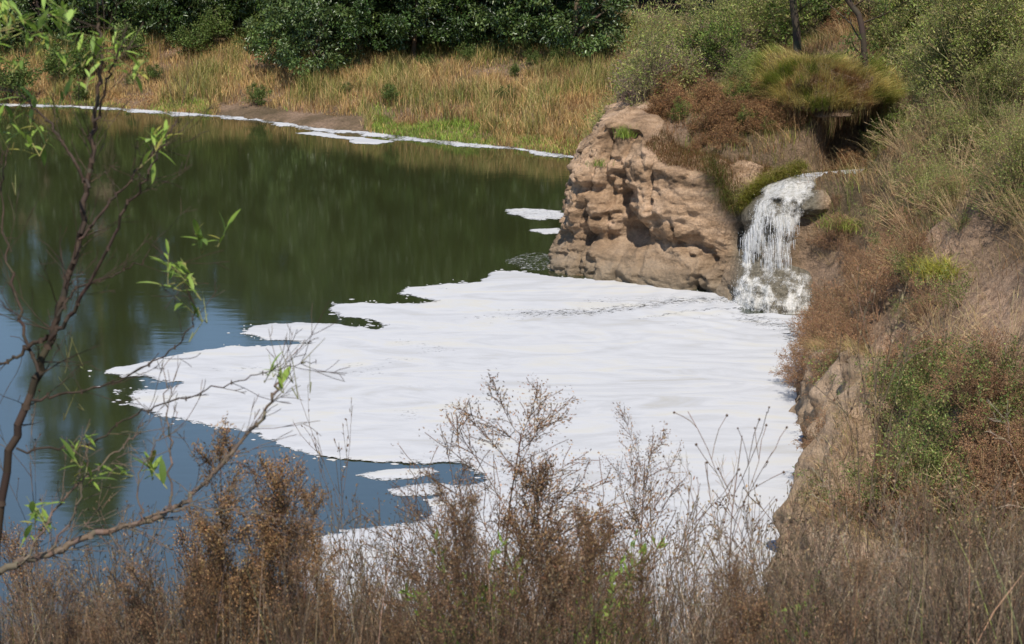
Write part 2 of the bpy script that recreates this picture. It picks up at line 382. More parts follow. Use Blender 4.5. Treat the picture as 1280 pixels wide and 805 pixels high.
# ------------------------------------------------------------------ cliffs: swept strips
def resample(pts, step):
    pts = np.array(pts, float)
    # Catmull-Rom smoothing then even spacing
    P4 = np.vstack([2 * pts[0] - pts[1], pts, 2 * pts[-1] - pts[-2]]); out = []
    for k in range(len(pts) - 1):
        a, b, c, d = P4[k:k + 4]; t = np.linspace(0, 1, 30, endpoint=False)[:, None]
        out.append(.5 * ((2 * b) + (-a + c) * t + (2 * a - 5 * b + 4 * c - d) * t * t + (-a + 3 * b - 3 * c + d) * t ** 3))
    out = np.vstack(out + [pts[-1:]]); s = np.concatenate([[0], np.cumsum(np.linalg.norm(np.diff(out, axis=0), axis=1))])
    q = np.arange(0, s[-1], step)
    return np.stack([np.interp(q, s, out[:, 0]), np.interp(q, s, out[:, 1])], 1)
def normals2(B, width):
    t = np.gradient(B, axis=0); n = np.stack([t[:, 1], -t[:, 0]], 1)        # to the right of travel = water side
    n /= np.linalg.norm(n, axis=1, keepdims=True)
    k = np.hanning(width * 2 + 3); k /= k.sum(); pad = width + 1
    n = np.stack([np.convolve(np.pad(n[:, i], pad, mode='edge'), k, 'valid') for i in (0, 1)], 1)
    return n / np.linalg.norm(n, axis=1, keepdims=True)
strip_px = cliff_px[:-1] + [(1030, 384), (1062, 377), (1100, 370), (1150, 362)]
B1 = resample([W(*p)[:2] for p in strip_px], .035); N1 = normals2(B1, 22)
_t = B1[len(B1) // 2 + 1] - B1[len(B1) // 2]
if inside(np.array([(B1 + N1 * .5)[len(B1) // 2][0]]), np.array([(B1 + N1 * .5)[len(B1) // 2][1]]), poly)[0] == False: N1 = -N1
basepx = proj(B1[:, 0], B1[:, 1], 0 * B1[:, 0])[0]
wq = (sstep(893, 918, basepx) * (np.arange(len(B1)) > len(B1) // 2))[:, None]; N1 = N1 * (1 - wq) + np.array([[-.35, -.94]]) * wq; N1 /= np.linalg.norm(N1, axis=1, keepdims=True)
iprow = int(np.argmin(basepx[:len(B1) // 2 + 60]))
front = (np.arange(len(B1)) >= iprow - 12)
u_px = np.where(front, basepx, 696 - (iprow - np.arange(len(B1))) * .035 * 6)      # unrolled px coordinate
def liph(px): return np.interp(px, [905, 918, 936, 960], [2.12, 2.27, 2.56, LIPZ + .02])
def cliff_off(px, z, X, Y):
    """outward offset of the rock face for unrolled px and height"""
    wf = sstep(893, 912, px)                                   # waterfall zone weight
    o = .02 - .10 * z
    prow = sstep(810, 760, px)
    o -= prow * (.12 + sstep(2.3, 3.7, z) * .55)
    o += .30 * sstep(.9, .2, z)                                # foot shelf
    o -= .16 * np.exp(-((z - 1.05) / .28) ** 2) * sstep(-.2, .4, vnoise(px * .02, z * .4, 0, 3))
    o += .42 * gs(px, z, 845, 1.9, 46, 1.3)                    # the light bulge
    o -= .34 * gs(px, z, 772, 1.7, 20, 1.0)
    o -= .65 * gs(px, z, 782, 1.25, 20, .30) + .3 * gs(px, z, 740, .95, 30, .16) + .25 * gs(px, z, 900, .8, 16, .25)
    o -= .0 * gs(px, z, 786, 1.25, 13, .22) + .3 * gs(px, z, 803, 1.32, 7, .16) + .35 * gs(px, z, 868, 1.1, 11, .28) + .25 * gs(px, z, 741, 1.5, 18, .16)
    o += .22 * gs(px, z, 722, 2.55, 22, .2) - .25 * gs(px, z, 725, 2.25, 26, .12)
    o -= .18 * sstep(880, 905, px) * sstep(.6, 1.2, z)
    z0_ = z; z = np.where(z > .9, .9 + (z - .9) * (LIPZ - .9) / (liph(px) - .9), z)
    wz = np.interp(z, [-1, 0, .3, .6, .9, 1.2, 1.5, 1.9, 2.15, 2.4, 2.55, 2.7], [.45, .32, .26, .06, -.35, -.8, -.95, -.9, -.62, -.66, -.85, -1.25])
    wz = wz - .9 * sstep(972, 992, px) * sstep(1034, 1020, px) * sstep(1.0, 1.3, z) * sstep(2.35, 1.9, z)
    wz = wz + .25 * sstep(1000, 1020, px) * sstep(.8, .4, z) * 0
    o = o * (1 - wf) + wz * wf; z = z0_
    s = .22
    n = fbm(X * 1.1, Y * 1.1, z * 1.1, 3, 21) * .15 - .34 * np.clip(np.abs(fbm(X * 1.0, Y * 1.0, z * .35, 3, 25)) * -3.4 + .7, 0, 1) + fbm(X * 3.0, Y * 3.0, z * 3.2, 5, 31, .62) * .042
    rid = 1 - np.abs(fbm(X * .8 + 7, Y * .8, z * 1.3, 5, 41, .55)); n += (rid - .6) * .34
    st = vnoise(X * .4, Y * .4, z * 6.5, 51); n += np.sign(st) * np.abs(st) ** .5 * .030 * sstep(3.2, 2.0, z)
    am = .45 + .9 * sstep(-.35, .45, fbm(X * .55 + 3, Y * .55, z * .5, 2, 27)); am = am * (1 - .6 * gs(px, z, 850, 2.2, 40, .9)); n = n * am * .88
    bk_ = sstep(1018, 1045, px); o = o * (1 - bk_) + bk_ * (.05 - .28 * z)
    return o + n * (1 - .45 * wf * (1 - bk_))
def cliff_top(px):
    return np.interp(px, [600, 690, 735, 775, 812, 870, 888, 897, 905, 918, 936, 960, 1020, 1075, 1150], [3.2, 3.6, 3.95, 3.75, 3.05, 2.85, 2.7, 2.3, 2.12, 2.27, 2.56, LIPZ + .02, LIPZ - .02, LIPZ - .15, LIPZ - .3])
nv = 120; ztop = cliff_top(u_px); vv = np.linspace(0, 1, nv)
Z1 = -.5 + (ztop[:, None] + .5) * vv[None]; PX1 = np.repeat(u_px[:, None], nv, 1)
XB = np.repeat(B1[:, :1], nv, 1); YB = np.repeat(B1[:, 1:], nv, 1)
O1 = cliff_off(PX1, Z1, XB, YB)
NX = N1[:, :1]; NY = N1[:, 1:]
def strip_xyz(O, Z): return np.stack([XB[:, :Z.shape[1]] + NX * O, YB[:, :Z.shape[1]] + NY * O, Z], -1)
S1 = strip_xyz(O1, Z1)
# flange: runs inland and sinks into the hill
nf = 26; tf = np.linspace(0, 1, nf + 1)[1:][None]
of = O1[:, -1:] - tf * 1.9; zf_ = 1.6 * tf * 1.9 * sstep(880, 900, PX1[:, :nf]) * sstep(945, 925, PX1[:, :nf]) * sstep(.4, .6, tf) * .28 + np.stack([ztop] * nf, 1) + .25 * np.clip(-of + .0 + O1[:, -1:], 0, 9) * (1 - sstep(893, 910, PX1[:, :nf])) + .05 * fbm(XB[:, :nf] * 2 + of, YB[:, :nf] * 2, 0, 3, 61) * (1 - sstep(893, 910, PX1[:, :nf]))
zf_ = zf_ - .34 * sstep(985, 1000, PX1[:, :nf]) * sstep(.0, .25, tf) - sstep(.6, 1, tf) * .8 - sstep(1010, 1030, PX1[:, :nf]) * (tf * 1.9 > .5) * .4 * tf * 3
F1 = np.stack([B1[:, :1] + NX * of, B1[:, 1:] + NY * of, zf_], -1)
A1 = np.concatenate([S1, F1], 1)
ax_, ay_ = proj(A1[..., 0], A1[..., 1], A1[..., 2])
WET = sstep(905, 930, ax_) * sstep(1045, 1015, ax_) * sstep(226, 238, ay_)
obj('cliff', mesh('cliff', A1.reshape(-1, 3), [grid_faces(A1.shape[0], A1.shape[1])], attrs={'wet': WET}), M_rock, kind='structure')
# near sandy cliff at the right
B2 = resample([W(*p)[:2] for p in right_px[1:]] + [(5.2, 21.0)], .04); N2 = normals2(B2, 16)
if not inside(np.array([(B2 + N2 * .5)[len(B2) // 2][0]]), np.array([(B2 + N2 * .5)[len(B2) // 2][1]]), poly)[0]: N2 = -N2
s2 = np.arange(len(B2)) / len(B2); bp2 = proj(B2[:, 0], B2[:, 1], 0 * B2[:, 0])[1]
zt2 = np.interp(bp2, [450, 500, 560, 610, 690, 780], [.4, .95, 1.8, 2.2, 2.35, 1.6]); n2v = 90
Z2 = -.5 + (zt2[:, None] + .5) * np.linspace(0, 1, n2v)[None]; X2 = np.repeat(B2[:, :1], n2v, 1); Y2 = np.repeat(B2[:, 1:], n2v, 1); Q2 = np.repeat(bp2[:, None], n2v, 1)
O2 = -.12 - .40 * Z2 + .3 * gs(Q2, Z2, 610, 1.0, 30, .8) + .35 * gs(Q2, Z2, 700, .9, 22, .5) - .6 * gs(Q2, Z2, 668, .75, 12, .32)
O2 += fbm(X2, Y2, Z2 * .8, 3, 71) * .28 + fbm(X2 * 3, Y2 * 3, Z2 * 2, 4, 81) * .09 + (.6 - np.abs(fbm(X2 * 1.7, Y2 * 1.7, Z2 * .9, 3, 91))) * .18
S2 = np.stack([X2 + N2[:, :1] * O2, Y2 + N2[:, 1:] * O2, Z2], -1)
t2 = np.linspace(0, 1, 21)[1:][None]; o2 = O2[:, -1:] - t2 * .6
F2 = np.stack([B2[:, :1] + N2[:, :1] * o2, B2[:, 1:] + N2[:, 1:] * o2, zt2[:, None] + .5 * t2 * .9 - sstep(.2, 1, t2) * 1.2], -1)
A2 = np.concatenate([S2, F2], 1)
obj('earth_bluff', mesh('earth_bluff', A2.reshape(-1, 3), [grid_faces(*A2.shape[:2])]), M_sand, kind='structure')
# overhanging shelf of earth above the gully (the dark hollow lies under it)
mc = np.array(P(1018, 122, 51.0)); th = np.linspace(0, 2 * np.pi, 90); ph = np.linspace(0, np.pi, 50)
TH, PH = np.meshgrid(th[:-1], ph, indexing='ij'); nx, ny, nz = np.sin(PH) * np.cos(TH), np.sin(PH) * np.sin(TH), np.cos(PH)
rr = 1 + .34 * fbm(nx * 1.9 + 3, ny * 1.9, nz * 1.9, 4, 101)
MV = np.stack([mc[0] + nx * 1.75 * rr, mc[1] + ny * 2.0 * rr, mc[2] + np.where(nz > 0, nz * .95, nz * .40) * rr], -1)
i = np.arange(89)[:, None] * 50 + np.arange(49)[None]; j = ((np.arange(89) + 1) % 89)[:, None] * 50 + np.arange(49)[None]
obj('overhanging_bank', mesh('overhanging_bank', MV.reshape(-1, 3), [np.stack([i, i + 1, j + 1, j], -1).reshape(-1, 4)]), M_ground, kind='structure')
# the stream that feeds the fall
sp = resample(CH, .2); sp = sp[sp[:, 0] > 6.98]; sn = normals2(sp, 3); wdt = np.interp(np.arange(len(sp)), [0, 4, 40], [.35, .65, .9])[:, None]
cr = np.linspace(-1, 1, 7)[None]
SV = np.stack([sp[:, :1] + sn[:, :1] * cr * wdt, sp[:, 1:] + sn[:, 1:] * cr * wdt, np.full((len(sp), 7), LIPZ + .045)], -1)
obj('stream_water', mesh('stream_water', SV.reshape(-1, 3), [grid_faces(len(sp), 7)]), M_water, kind='structure')

# ------------------------------------------------------------------ waterfall
zs = np.linspace(1, 0, 110)[None]; ui = np.where((u_px > 893) & (u_px < 1024) & front)[0]
PXw = np.repeat(u_px[ui][:, None], 110, 1); Zw = -.02 + (liph(PXw) + .05) * zs; Zn = np.where(Zw > .9, .9 + (Zw - .9) * (LIPZ - .9) / (liph(PXw) - .9), Zw)
xb = np.repeat(B1[ui, :1], 110, 1); yb = np.repeat(B1[ui, 1:], 110, 1)
Ow = cliff_off(PXw, Zw, xb, yb)
bal = np.where(Zn < 2.2, -.52 + .10 * np.sqrt(np.clip(2.2 - Zn, 0, 3)), -9)
lipo = np.where(Zn > 2.2, np.interp(Zn, [2.2, 2.45, 2.6, 2.75], [-.52, -.6, -.78, -1.3]), -9)
Ow = np.maximum(np.maximum(Ow + .035, bal), lipo) + .03 * fbm(xb * 6, yb * 6, Zw * 1.5, 3, 111)
Vw = np.stack([xb + N1[ui, :1] * Ow, yb + N1[ui, 1:] * Ow, Zw], -1)
qx, qy = proj(Vw[..., 0], Vw[..., 1], Vw[..., 2])
lft = np.interp(qy, [222, 232, 250, 300, 370], [976, 960, 945, 930, 916]); rgt = np.interp(qy, [228, 262, 335, 345, 372], [1022, 1006, 988, 1018, 1020])
jj = 5 * vnoise(qy / 7, qx / 30, 0, 215); lw = np.where(qy > 325, 12, 5); dens = sstep(lft - 5, lft + lw, qx + jj) * sstep(rgt + 6, rgt - lw, qx - jj)
core = .50 * gs(qx, 0 * qy, np.interp(qy, [228, 250, 300, 370], [982, 952, 940, 928]), 0, 11, 1) + .42 * gs(qx, 0 * qy, np.interp(qy, [228, 265, 335], [996, 984, 974]), 0, 15, 1) * sstep(345, 325, qy)
d_ = .34 + .24 * vnoise(qx / 8, qy / 26, 0, 211) * (qy < 330) + .55 * fbm(qx / 15, qy / 11, 0, 4, 213) * (.4 + .6 * (qy > 325)) + .08 * (qy > 330) + core + .35 * sstep(250, 232, qy) + .02 * sstep(330, 342, qy)
d_ = np.where(qy > 372, d_ + .15, d_)
dens = np.where(dens > .02, d_ * dens, 0)
fall = thing('waterfall', 'small white waterfall pouring over a rounded rock lip beside the sandstone cliff', 'waterfall', (0, 0, 0))
ex = np.linspace(.9, 0, 10)[:-1][None]; Oe = Ow[:, :1] - ex; Ve = np.stack([xb[:, :9] + N1[ui, :1] * Oe, yb[:, :9] + N1[ui, 1:] * Oe, Vw[:, :1, 2] + .02 + .09 * sstep(0, .3, ex)], -1); qe = proj(Ve[..., 0], Ve[..., 1], Ve[..., 2])[0]
de = .80 * sstep(944, 956, qe) * sstep(1026, 1014, qe) * (1 - .25 * ex)
Va = np.concatenate([Ve, Vw], 1); da = np.concatenate([de, dens], 1)
obj('water_veil', mesh('water_veil', Va.reshape(-1, 3), [grid_faces(len(ui), 119)], attrs={'dens': da}), M_fall, fall)
# strands and drops
G = Geo(); D = Geo()
fl = Vw.reshape(-1, 3); dn = dens.ravel(); nn = np.repeat(N1[ui][:, None, :], 110, 1).reshape(-1, 2)
sel = rng.choice(len(fl), 1300, p=np.clip(dn, 0, 1) ** 2 / (np.clip(dn, 0, 1) ** 2).sum())
p0 = fl[sel].copy(); off = rng.uniform(.0, .06, len(sel)); p0[:, :2] += nn[sel] * off[:, None]
ln = rng.uniform(.05, .3, len(sel)) * (p0[:, 2] < 2.2) * (p0[:, 2] > .9) + .03; p1 = p0.copy(); p1[:, 2] -= ln
G.tubes(p0, p1, rng.uniform(.003, .008, len(sel)), rng.uniform(.001, .005, len(sel)), np.array([.8, .8, .8]))
obj('falling_strands', G.mesh('falling_strands'), M_drop, fall, kind='stuff')
def drops(G, pts, r):
    o = np.array([(1, 0, 0), (-1, 0, 0), (0, 1, 0), (0, -1, 0), (0, 0, 1), (0, 0, -1)], float)
    V = (pts[:, None, :] + o[None] * r[:, None, None]).reshape(-1, 3)
    f = np.array([(0, 2, 4), (2, 1, 4), (1, 3, 4), (3, 0, 4), (2, 0, 5), (1, 2, 5), (3, 1, 5), (0, 3, 5)])
    G.add(V, np.full((len(V), 3), .8), (np.arange(len(pts))[:, None, None] * 6 + f[None]).reshape(-1, 3))
sel = rng.choice(len(fl), 1800, p=np.clip(dn, 0, 1) / np.clip(dn, 0, 1).sum()); p = fl[sel].copy()
p[:, :2] += nn[sel] * (np.abs(rng.normal(.02, .09, len(sel))))[:, None]; p += rng.normal(0, .05, p.shape)
bb = np.array(W(965, 384)); k = 700; q = bb + np.stack([rng.uniform(-.9, 1.0, k), rng.normal(-.1, .3, k), np.abs(rng.normal(0, .14, k))], 1)
drops(D, np.vstack([p, q]), rng.uniform(.003, .009, len(sel) + k))
rb = np.random.default_rng(5)
for px_, py_, s_, lab in [(934, 371, (.42, .34, .26), 'dark wet boulder at the left foot of the waterfall'), (968, 377, (.5, .36, .22), 'low wet boulder breaking the splash in the middle of the waterfall foot'), (1004, 374, (.4, .36, .34), 'brown wet boulder at the right foot of the waterfall')]:
    c_ = W(px_, py_); th2 = np.linspace(0, 2 * np.pi, 41)[:-1]; ph2 = np.linspace(0, np.pi, 24); T_, H_ = np.meshgrid(th2, ph2, indexing='ij'); a_, b_, d_q = np.sin(H_) * np.cos(T_), np.sin(H_) * np.sin(T_), np.cos(H_)
    k_ = 1 + .35 * fbm(a_ * 1.4 + px_, b_ * 1.4, d_q * 1.4, 4, 221); V_ = np.stack([a_ * s_[0] * k_, b_ * s_[1] * k_, d_q * s_[2] * k_ + .06], -1).reshape(-1, 3)
    i_q = np.arange(40)[:, None] * 24 + np.arange(23)[None]; j_q = ((np.arange(40) + 1) % 40)[:, None] * 24 + np.arange(23)[None]
    o_ = obj('boulder', mesh('boulder', V_, [np.stack([i_q, i_q + 1, j_q + 1, j_q], -1).reshape(-1, 4)], attrs={'wet': np.full(len(V_), .9)}), M_rock, label=lab, category='boulder'); o_.location = (c_[0], c_[1] - .12, 0)
obj('spray_drops', D.mesh('spray_drops', False), M_drop, fall, kind='stuff')

# ------------------------------------------------------------------ foam rafts on the water
def foam(name, pxs, cell, label, h=.020, thinf=None, amp=.16, kind=None, group=None, freq=1.6, z0=.004):
    pts = np.array([W(*p)[:2] for p in pxs]); lo = pts.min(0) - .4; hi = pts.max(0) + .4
    ax = np.arange(lo[0], hi[0], cell); ay = np.arange(lo[1], hi[1], cell * 1.6)
    X, Y = np.meshgrid(ax, ay, indexing='ij')
    sd = seg_dist(X, Y, pts, True) * np.where(inside(X, Y, pts), 1, -1)
    sd = sd + amp * fbm(X * freq, Y * freq * .8, 0, 4, 121) + amp * .35 * vnoise(X * 6, Y * 5, 0, 131)
    gxx, gyy = np.gradient(sd, cell, cell * 1.6); g2 = gxx ** 2 + gyy ** 2 + 1e-6
    kv = sd > 0; keep = (kv[:-1, :-1] | kv[1:, :-1] | kv[:-1, 1:] | kv[1:, 1:])
    mv = (sd < 0); st = np.clip(-sd / np.sqrt(g2), 0, cell * 1.2)
    X = X + np.where(mv, gxx / np.sqrt(g2) * st, 0); Y = Y + np.where(mv, gyy / np.sqrt(g2) * st, 0)
    Z = z0 + h * np.sqrt(np.clip(sd / .25, 0, 1)) * (1 + .25 * fbm(X * 2.2, Y * 2.2, 0, 3, 141))
    fx_, fy_, _q = W(968, 384); rr_ = np.hypot(X - fx_, (Y - fy_)) + .25 * vnoise(X * .7, Y * .7, 0, 151)
    Z = Z + sstep(0, .3, sd) * (.026 * np.sin(rr_ * 2 * np.pi / .6) * np.exp(-rr_ / 3.6) + .03 * np.exp(-rr_ / 1.2) * (1 + fbm(X * 5, Y * 5, 0, 3, 155)))
    px, py = proj(X, Y, 0 * X)
    th = np.full(X.shape, .10) + .42 * sstep(.26, .0, sd) + .30 * sstep(.5, .95, fbm(X * .5, Y * .9, 0, 4, 145)) 
    if thinf is not None: th = np.maximum(th, thinf(px, py))
    V = np.stack([X, Y, Z], -1).reshape(-1, 3); F = grid_faces(len(ax), len(ay), keep)
    us = np.unique(F); rm = np.zeros(len(V), int); rm[us] = np.arange(len(us))
    me = mesh(name, V[us], [rm[F]], attrs={'thin': th.ravel()[us]})
    o = obj(name, me, M_foam)
    if kind: o['kind'] = kind
    else:
        o['label'] = label; o['category'] = 'foam'
        if group: o['group'] = group
    return o
def line_thin(pts, wpx, amt):
    pts = np.array(pts, float)
    def f(px, py): return amt * np.exp(-(seg_dist(px, py * 3, pts * [1, 3]) / wpx) ** 2)
    return f
t1 = line_thin([(660, 393), (740, 391), (800, 384), (850, 377), (905, 376)], 34, .47)
t2_ = line_thin([(800, 400), (860, 390), (920, 386)], 9, .47)
t3 = line_thin([(840, 408), (880, 396), (930, 392)], 8, .42)
t4 = line_thin([(930, 398), (985, 410), (1000, 430)], 45, .47)
def thin_main(px, py): return np.maximum.reduce([t1(px, py), t2_(px, py), t3(px, py), t4(px, py), .42 * gs(px, py, 340, 470, 60, 6), .40 * gs(px, py, 800, 470, 90, 2.5)])
main = [(118, 466), (160, 456), (220, 445), (262, 437), (300, 433), (352, 432), (392, 429), (330, 425), (300, 417), (318, 408), (372, 404), (430, 404), (468, 413), (482, 408), (462, 399), (425, 396), (404, 386), (410, 379), (460, 377), (520, 380), (548, 376), (500, 367), (512, 360), (560, 354), (598, 352), (618, 341), (640, 338), (690, 346), (745, 349), (800, 353), (860, 361), (912, 369), (935, 392), (1030, 396), (1030, 440), (1010, 500), (1030, 560), (1030, 620), (1010, 670), (990, 740), (960, 800), (900, 900), (560, 900), (470, 830), (400, 770), (372, 715), (398, 672), (455, 660), (520, 655), (545, 640), (535, 625), (560, 612), (600, 602), (590, 590), (552, 583), (500, 581), (440, 579), (395, 570), (356, 558), (345, 549), (300, 541), (250, 531), (208, 522), (160, 504), (140, 488), (215, 484), (222, 478), (145, 475)]
foam('foam_raft', main, .075, 'broad sheet of bright white foam spreading from the waterfall across the pond', thinf=thin_main, amp=.13)
foam('foam_patch', [(440, 594), (480, 586), (540, 584), (556, 590), (520, 598), (470, 601)], .04, 'long narrow white foam patch lying just off the lower edge of the big foam sheet', amp=.07)
foam('foam_patch', [(485, 612), (530, 603), (585, 606), (560, 618), (520, 622), (490, 620)], .04, 'small white foam patch nearest the tall feathery brown weeds', amp=.07)
foam('foam_patch', [(628, 262), (655, 260), (700, 264), (705, 274), (665, 275), (640, 269)], .05, 'streaky white foam patch against the left foot of the cliff, farther one', amp=.16, thinf=lambda a, b: .42 + 0 * a)
foam('foam_patch', [(655, 287), (700, 284), (708, 291), (680, 293)], .05, 'thin white foam streak against the left foot of the cliff, nearer one', amp=.1)
foam('foam_patch', [(632, 326), (660, 316), (705, 318), (712, 332), (690, 340), (650, 336)], .05, 'lacy grey thinning foam between the big foam sheet and the prow of the cliff', amp=.1, thinf=lambda a, b: .58 + 0 * a)
sf = [(-60, 129), (60, 133), (150, 137), (250, 144), (340, 153), (380, 160), (440, 166), (520, 174), (600, 182), (660, 188), (722, 198)]
foam('shoreline_foam', [(a, b - 3) for a, b in sf] + [(a, b + (1.0 if a < 300 else 1.6)) for a, b in sf[::-1]], .11, '', amp=.50, kind='stuff', freq=.9, thinf=lambda a, b: .43 + .14 * vnoise(a / 16, b / 9, 0, 301))
foam('foam_patch', [(362, 166), (400, 165), (425, 169), (455, 172), (440, 176), (400, 170)], .1, 'narrow line of white foam off the bare mud spit of the far shore', amp=.12, freq=.9)
foam('foam_patch', [(432, 176), (452, 172), (490, 177), (470, 181), (440, 180)], .1, 'short white foam dash off the right end of the far mud spit', amp=.12, freq=.9)
mp_ = np.array([W(*p)[:2] for p in main]); kx = rng.uniform(-14, 6, 60000); ky = rng.uniform(24, 50, 60000)
sdm = seg_dist(kx, ky, mp_, True) * np.where(inside(kx, ky, mp_), 1, -1); okm = (sdm < .05) & (sdm > -.9) & (shore_d(kx, ky) < -.1) & (rng.uniform(0, 1, 60000) < np.exp(sdm * 7) * .12)
kx, ky = kx[okm], ky[okm]; nk = len(kx); rk = rng.uniform(.01, .055, nk) * rng.uniform(.5, 1.5, nk); tk = np.linspace(0, 2 * np.pi, 9)[:-1]; rj = rk[:, None] * rng.uniform(.6, 1.3, (nk, 8))
FLK = np.concatenate([np.stack([kx, ky, np.full(nk, .018)], -1)[:, None], np.stack([kx[:, None] + 1.5 * rj * np.cos(tk), ky[:, None] + rj * np.sin(tk), np.full((nk, 8), .003)], -1)], 1)
obj('foam_flecks', mesh('foam_flecks', FLK.reshape(-1, 3), [np.concatenate([np.arange(nk)[:, None] * 9 + np.array([0, 1 + q, 1 + (q + 1) % 8]) for q in range(8)])], attrs={'thin': np.full(nk * 9, .05)}), M_foam, kind='stuff')
# foam on the stream above the fall
foam('stream_foam', [(1010, 226)], 1, '') if False else None
so_ = sp[0:20]; sw = np.linspace(-.35, .45, 9)[None]
FV = np.stack([so_[:, :1] + sn[0:20, :1] * sw, so_[:, 1:] + sn[0:20, 1:] * sw, LIPZ + .06 + .012 * fbm(so_[:, :1] * 4 + sw, so_[:, 1:] * 4, 0, 2, 7)], -1)
obj('stream_foam', mesh('stream_foam', FV.reshape(-1, 3), [grid_faces(20, 9)], attrs={'thin': np.full(180, .47)}), M_foam, kind='stuff')

# ------------------------------------------------------------------ grasses (nobody could count them)
def scatter(n, xr, yr, f):
    x = rng.uniform(*xr, n); y = rng.uniform(*yr, n); k = rng.uniform(0, 1, n) < f(x, y)
    return x[k], y[k]
GOLD = (.40, .27, .12); STRAW = (.46, .34, .16); OLIVE = (.20, .21, .06); GREEN = (.10, .17, .03); BROWN = (.20, .115, .055); GREY = (.26, .22, .17)
# far bank
G = Geo()
def ffar(x, y):
    d = shore_d(x, y); px, py = proj(x, y, np.zeros_like(x))
    f = sstep(-.15, .2, d) * (d < 18)
    spit = sstep(265, 280, px) * sstep(465, 450, px) * (d < 1.5); f = f * (1 - spit)
    return f
x, y = scatter(260000, (-28, 8), (64, 104), ffar); z = H(x, y); d = shore_d(x, y); px, py = proj(x, y, z)
xe, ye = scatter(420000, (-28, 6), (66, 90), lambda a, b: (lambda d_, p_: (d_ > -.1) * (d_ < 1.7) * (1 - (p_ > 270) * (p_ < 460)))(shore_d(a, b), proj(a, b, 0 * a)[0]))
x = np.concatenate([x, xe]); y = np.concatenate([y, ye]); z = H(x, y); d = shore_d(x, y); px, py = proj(x, y, z)
n = len(x); c1 = fbm(x * .35, y * .25, 0, 3, 151); c2 = fbm(x * .9, y * .7, 0, 3, 161)
cg = np.where((c1 + .45 * c2 + rng.normal(0, .26, n) > .20 + .15 * sstep(500, 640, px))[:, None], OLIVE, GOLD); cg = np.where((c2 + rng.normal(0, .2, n) < -.45)[:, None], (.26, .15, .07), cg)
cg = np.where(((rng.uniform(0, 1, n) < .3))[:, None], STRAW, cg)
lo = (d < 1.1 + 1.0 * c2 + .9 * (px > 460) * (px < 600)) & ((px > 465) | (px < 265) | (d > 1.5)) & (px < 620) & ((c1 > -.3) | (px > 455))
lo |= (px > 640) & (px < 735) & (d < 1.2)
cg = np.where((lo & (rng.uniform(0, 1, n) < np.where((px > 460) & (px < 600), .75, .4)))[:, None], (.20, .29, .05), cg)
cg = np.where(((d > 8) & (rng.uniform(0, 1, n) < sstep(7.5, 10, d) * .75))[:, None], (.17, .18, .05), cg)
hh = np.where(lo, .42, .70 + .35 * c1 + .5 * c2) * rng.uniform(.45, 1.15, n); hh = np.clip(hh, .15, 1.5) * np.clip(sstep(-.5, 2.0, d), .6, 1)
G.blades(np.stack([x, y, z - .03], 1), hh, rng.uniform(.012, .035, n), rng.uniform(.05, .8, n), cvar(cg, n, .28), 2)
obj('far_bank_grass', G.mesh('far_bank_grass'), M_grass, kind='stuff', label='tall golden brown grass and reeds covering the far bank of the pond', category='grass')
# promontory grass
G = Geo()
def fprom(x, y):
    d = shore_d(x, y); px, py = proj(x, y, H(x, y))
    bare = (px < 795) & (y < 53.2) & (d < 3.2)
    return sstep(.7, 1.3, d) * (1 - .93 * bare) * (seg_dist(x, y, CH) > .75)
x, y = scatter(190000, (1.5, 22), (46.5, 84), fprom); z = H(x, y); n = len(x); px, py = proj(x, y, z); c1 = fbm(x * .6, y * .6, 0, 3, 171)
cg = np.where(((c1 > .25))[:, None], (.15, .17, .04), (.235, .135, .065)); cg = np.where((rng.uniform(0, 1, n) < .25)[:, None], (.36, .24, .12), cg)
cg = np.where(((px > 905) & (px < 1010) & (y < 48.5) & (rng.uniform(0, 1, n) < .6))[:, None], (.20, .22, .04), cg)
G.blades(np.stack([x, y, z - .02], 1), rng.uniform(.12, .5, n), rng.uniform(.006, .016, n), rng.uniform(.1, 1.1, n), cvar(cg, n, .28), 2)
ff = F1[:, 2:17].reshape(-1, 3); fp = np.repeat(u_px[:, None], 15, 1).ravel(); ok = ((fp > 792) & (fp < 930) | (fp > 1030)) ; cand = ff[ok]
cand = cand[rng.choice(len(cand), 16000)] + rng.normal(0, .02, (16000, 3)); n9 = len(cand)
G.blades(cand, rng.uniform(.08, .34, n9), rng.uniform(.005, .012, n9), rng.uniform(.3, 1.6, n9), cvar(pick([(.235, .135, .065), (.17, .10, .05), (.34, .22, .11), (.15, .17, .04)], [4, 3, 2, 1.5], n9), n9, .25), 2, az=rng.normal(-1.8, .9, n9))
# shaggy yellow-green mat on the overhanging mound, drooping over its edge
k = 30000; a1 = rng.uniform(np.pi, 2 * np.pi, k); a1 = np.where(rng.uniform(0, 1, k) < .25, rng.uniform(0, np.pi, k), a1); e1 = np.arccos(rng.uniform(-.25, 1, k)); i1 = np.clip((a1 / (2 * np.pi) * 89).astype(int), 0, 88); j1 = np.clip((e1 / np.pi * 49).astype(int), 0, 49)
mv = MV[i1, j1] + rng.normal(0, .035, (k, 3)); az = a1 + rng.normal(0, .45, k); edge = sstep(.45, -.1, mv[:, 2] - mc[2])
pc = fbm(mv[:, 0] * 1.8, mv[:, 1] * 1.8, mv[:, 2], 3, 231)
G.blades(mv, rng.uniform(.10, .45, k) * (1 + .5 * edge) * (1 + .5 * pc), rng.uniform(.006, .014, k), rng.uniform(.5, 1.2, k) + .5 * edge, cvar(np.where((pc > .25)[:, None], (.20, .24, .045), np.where((pc < -.45)[:, None], (.30, .19, .09), (.50, .43, .17))), k, .25), 3, az=az)
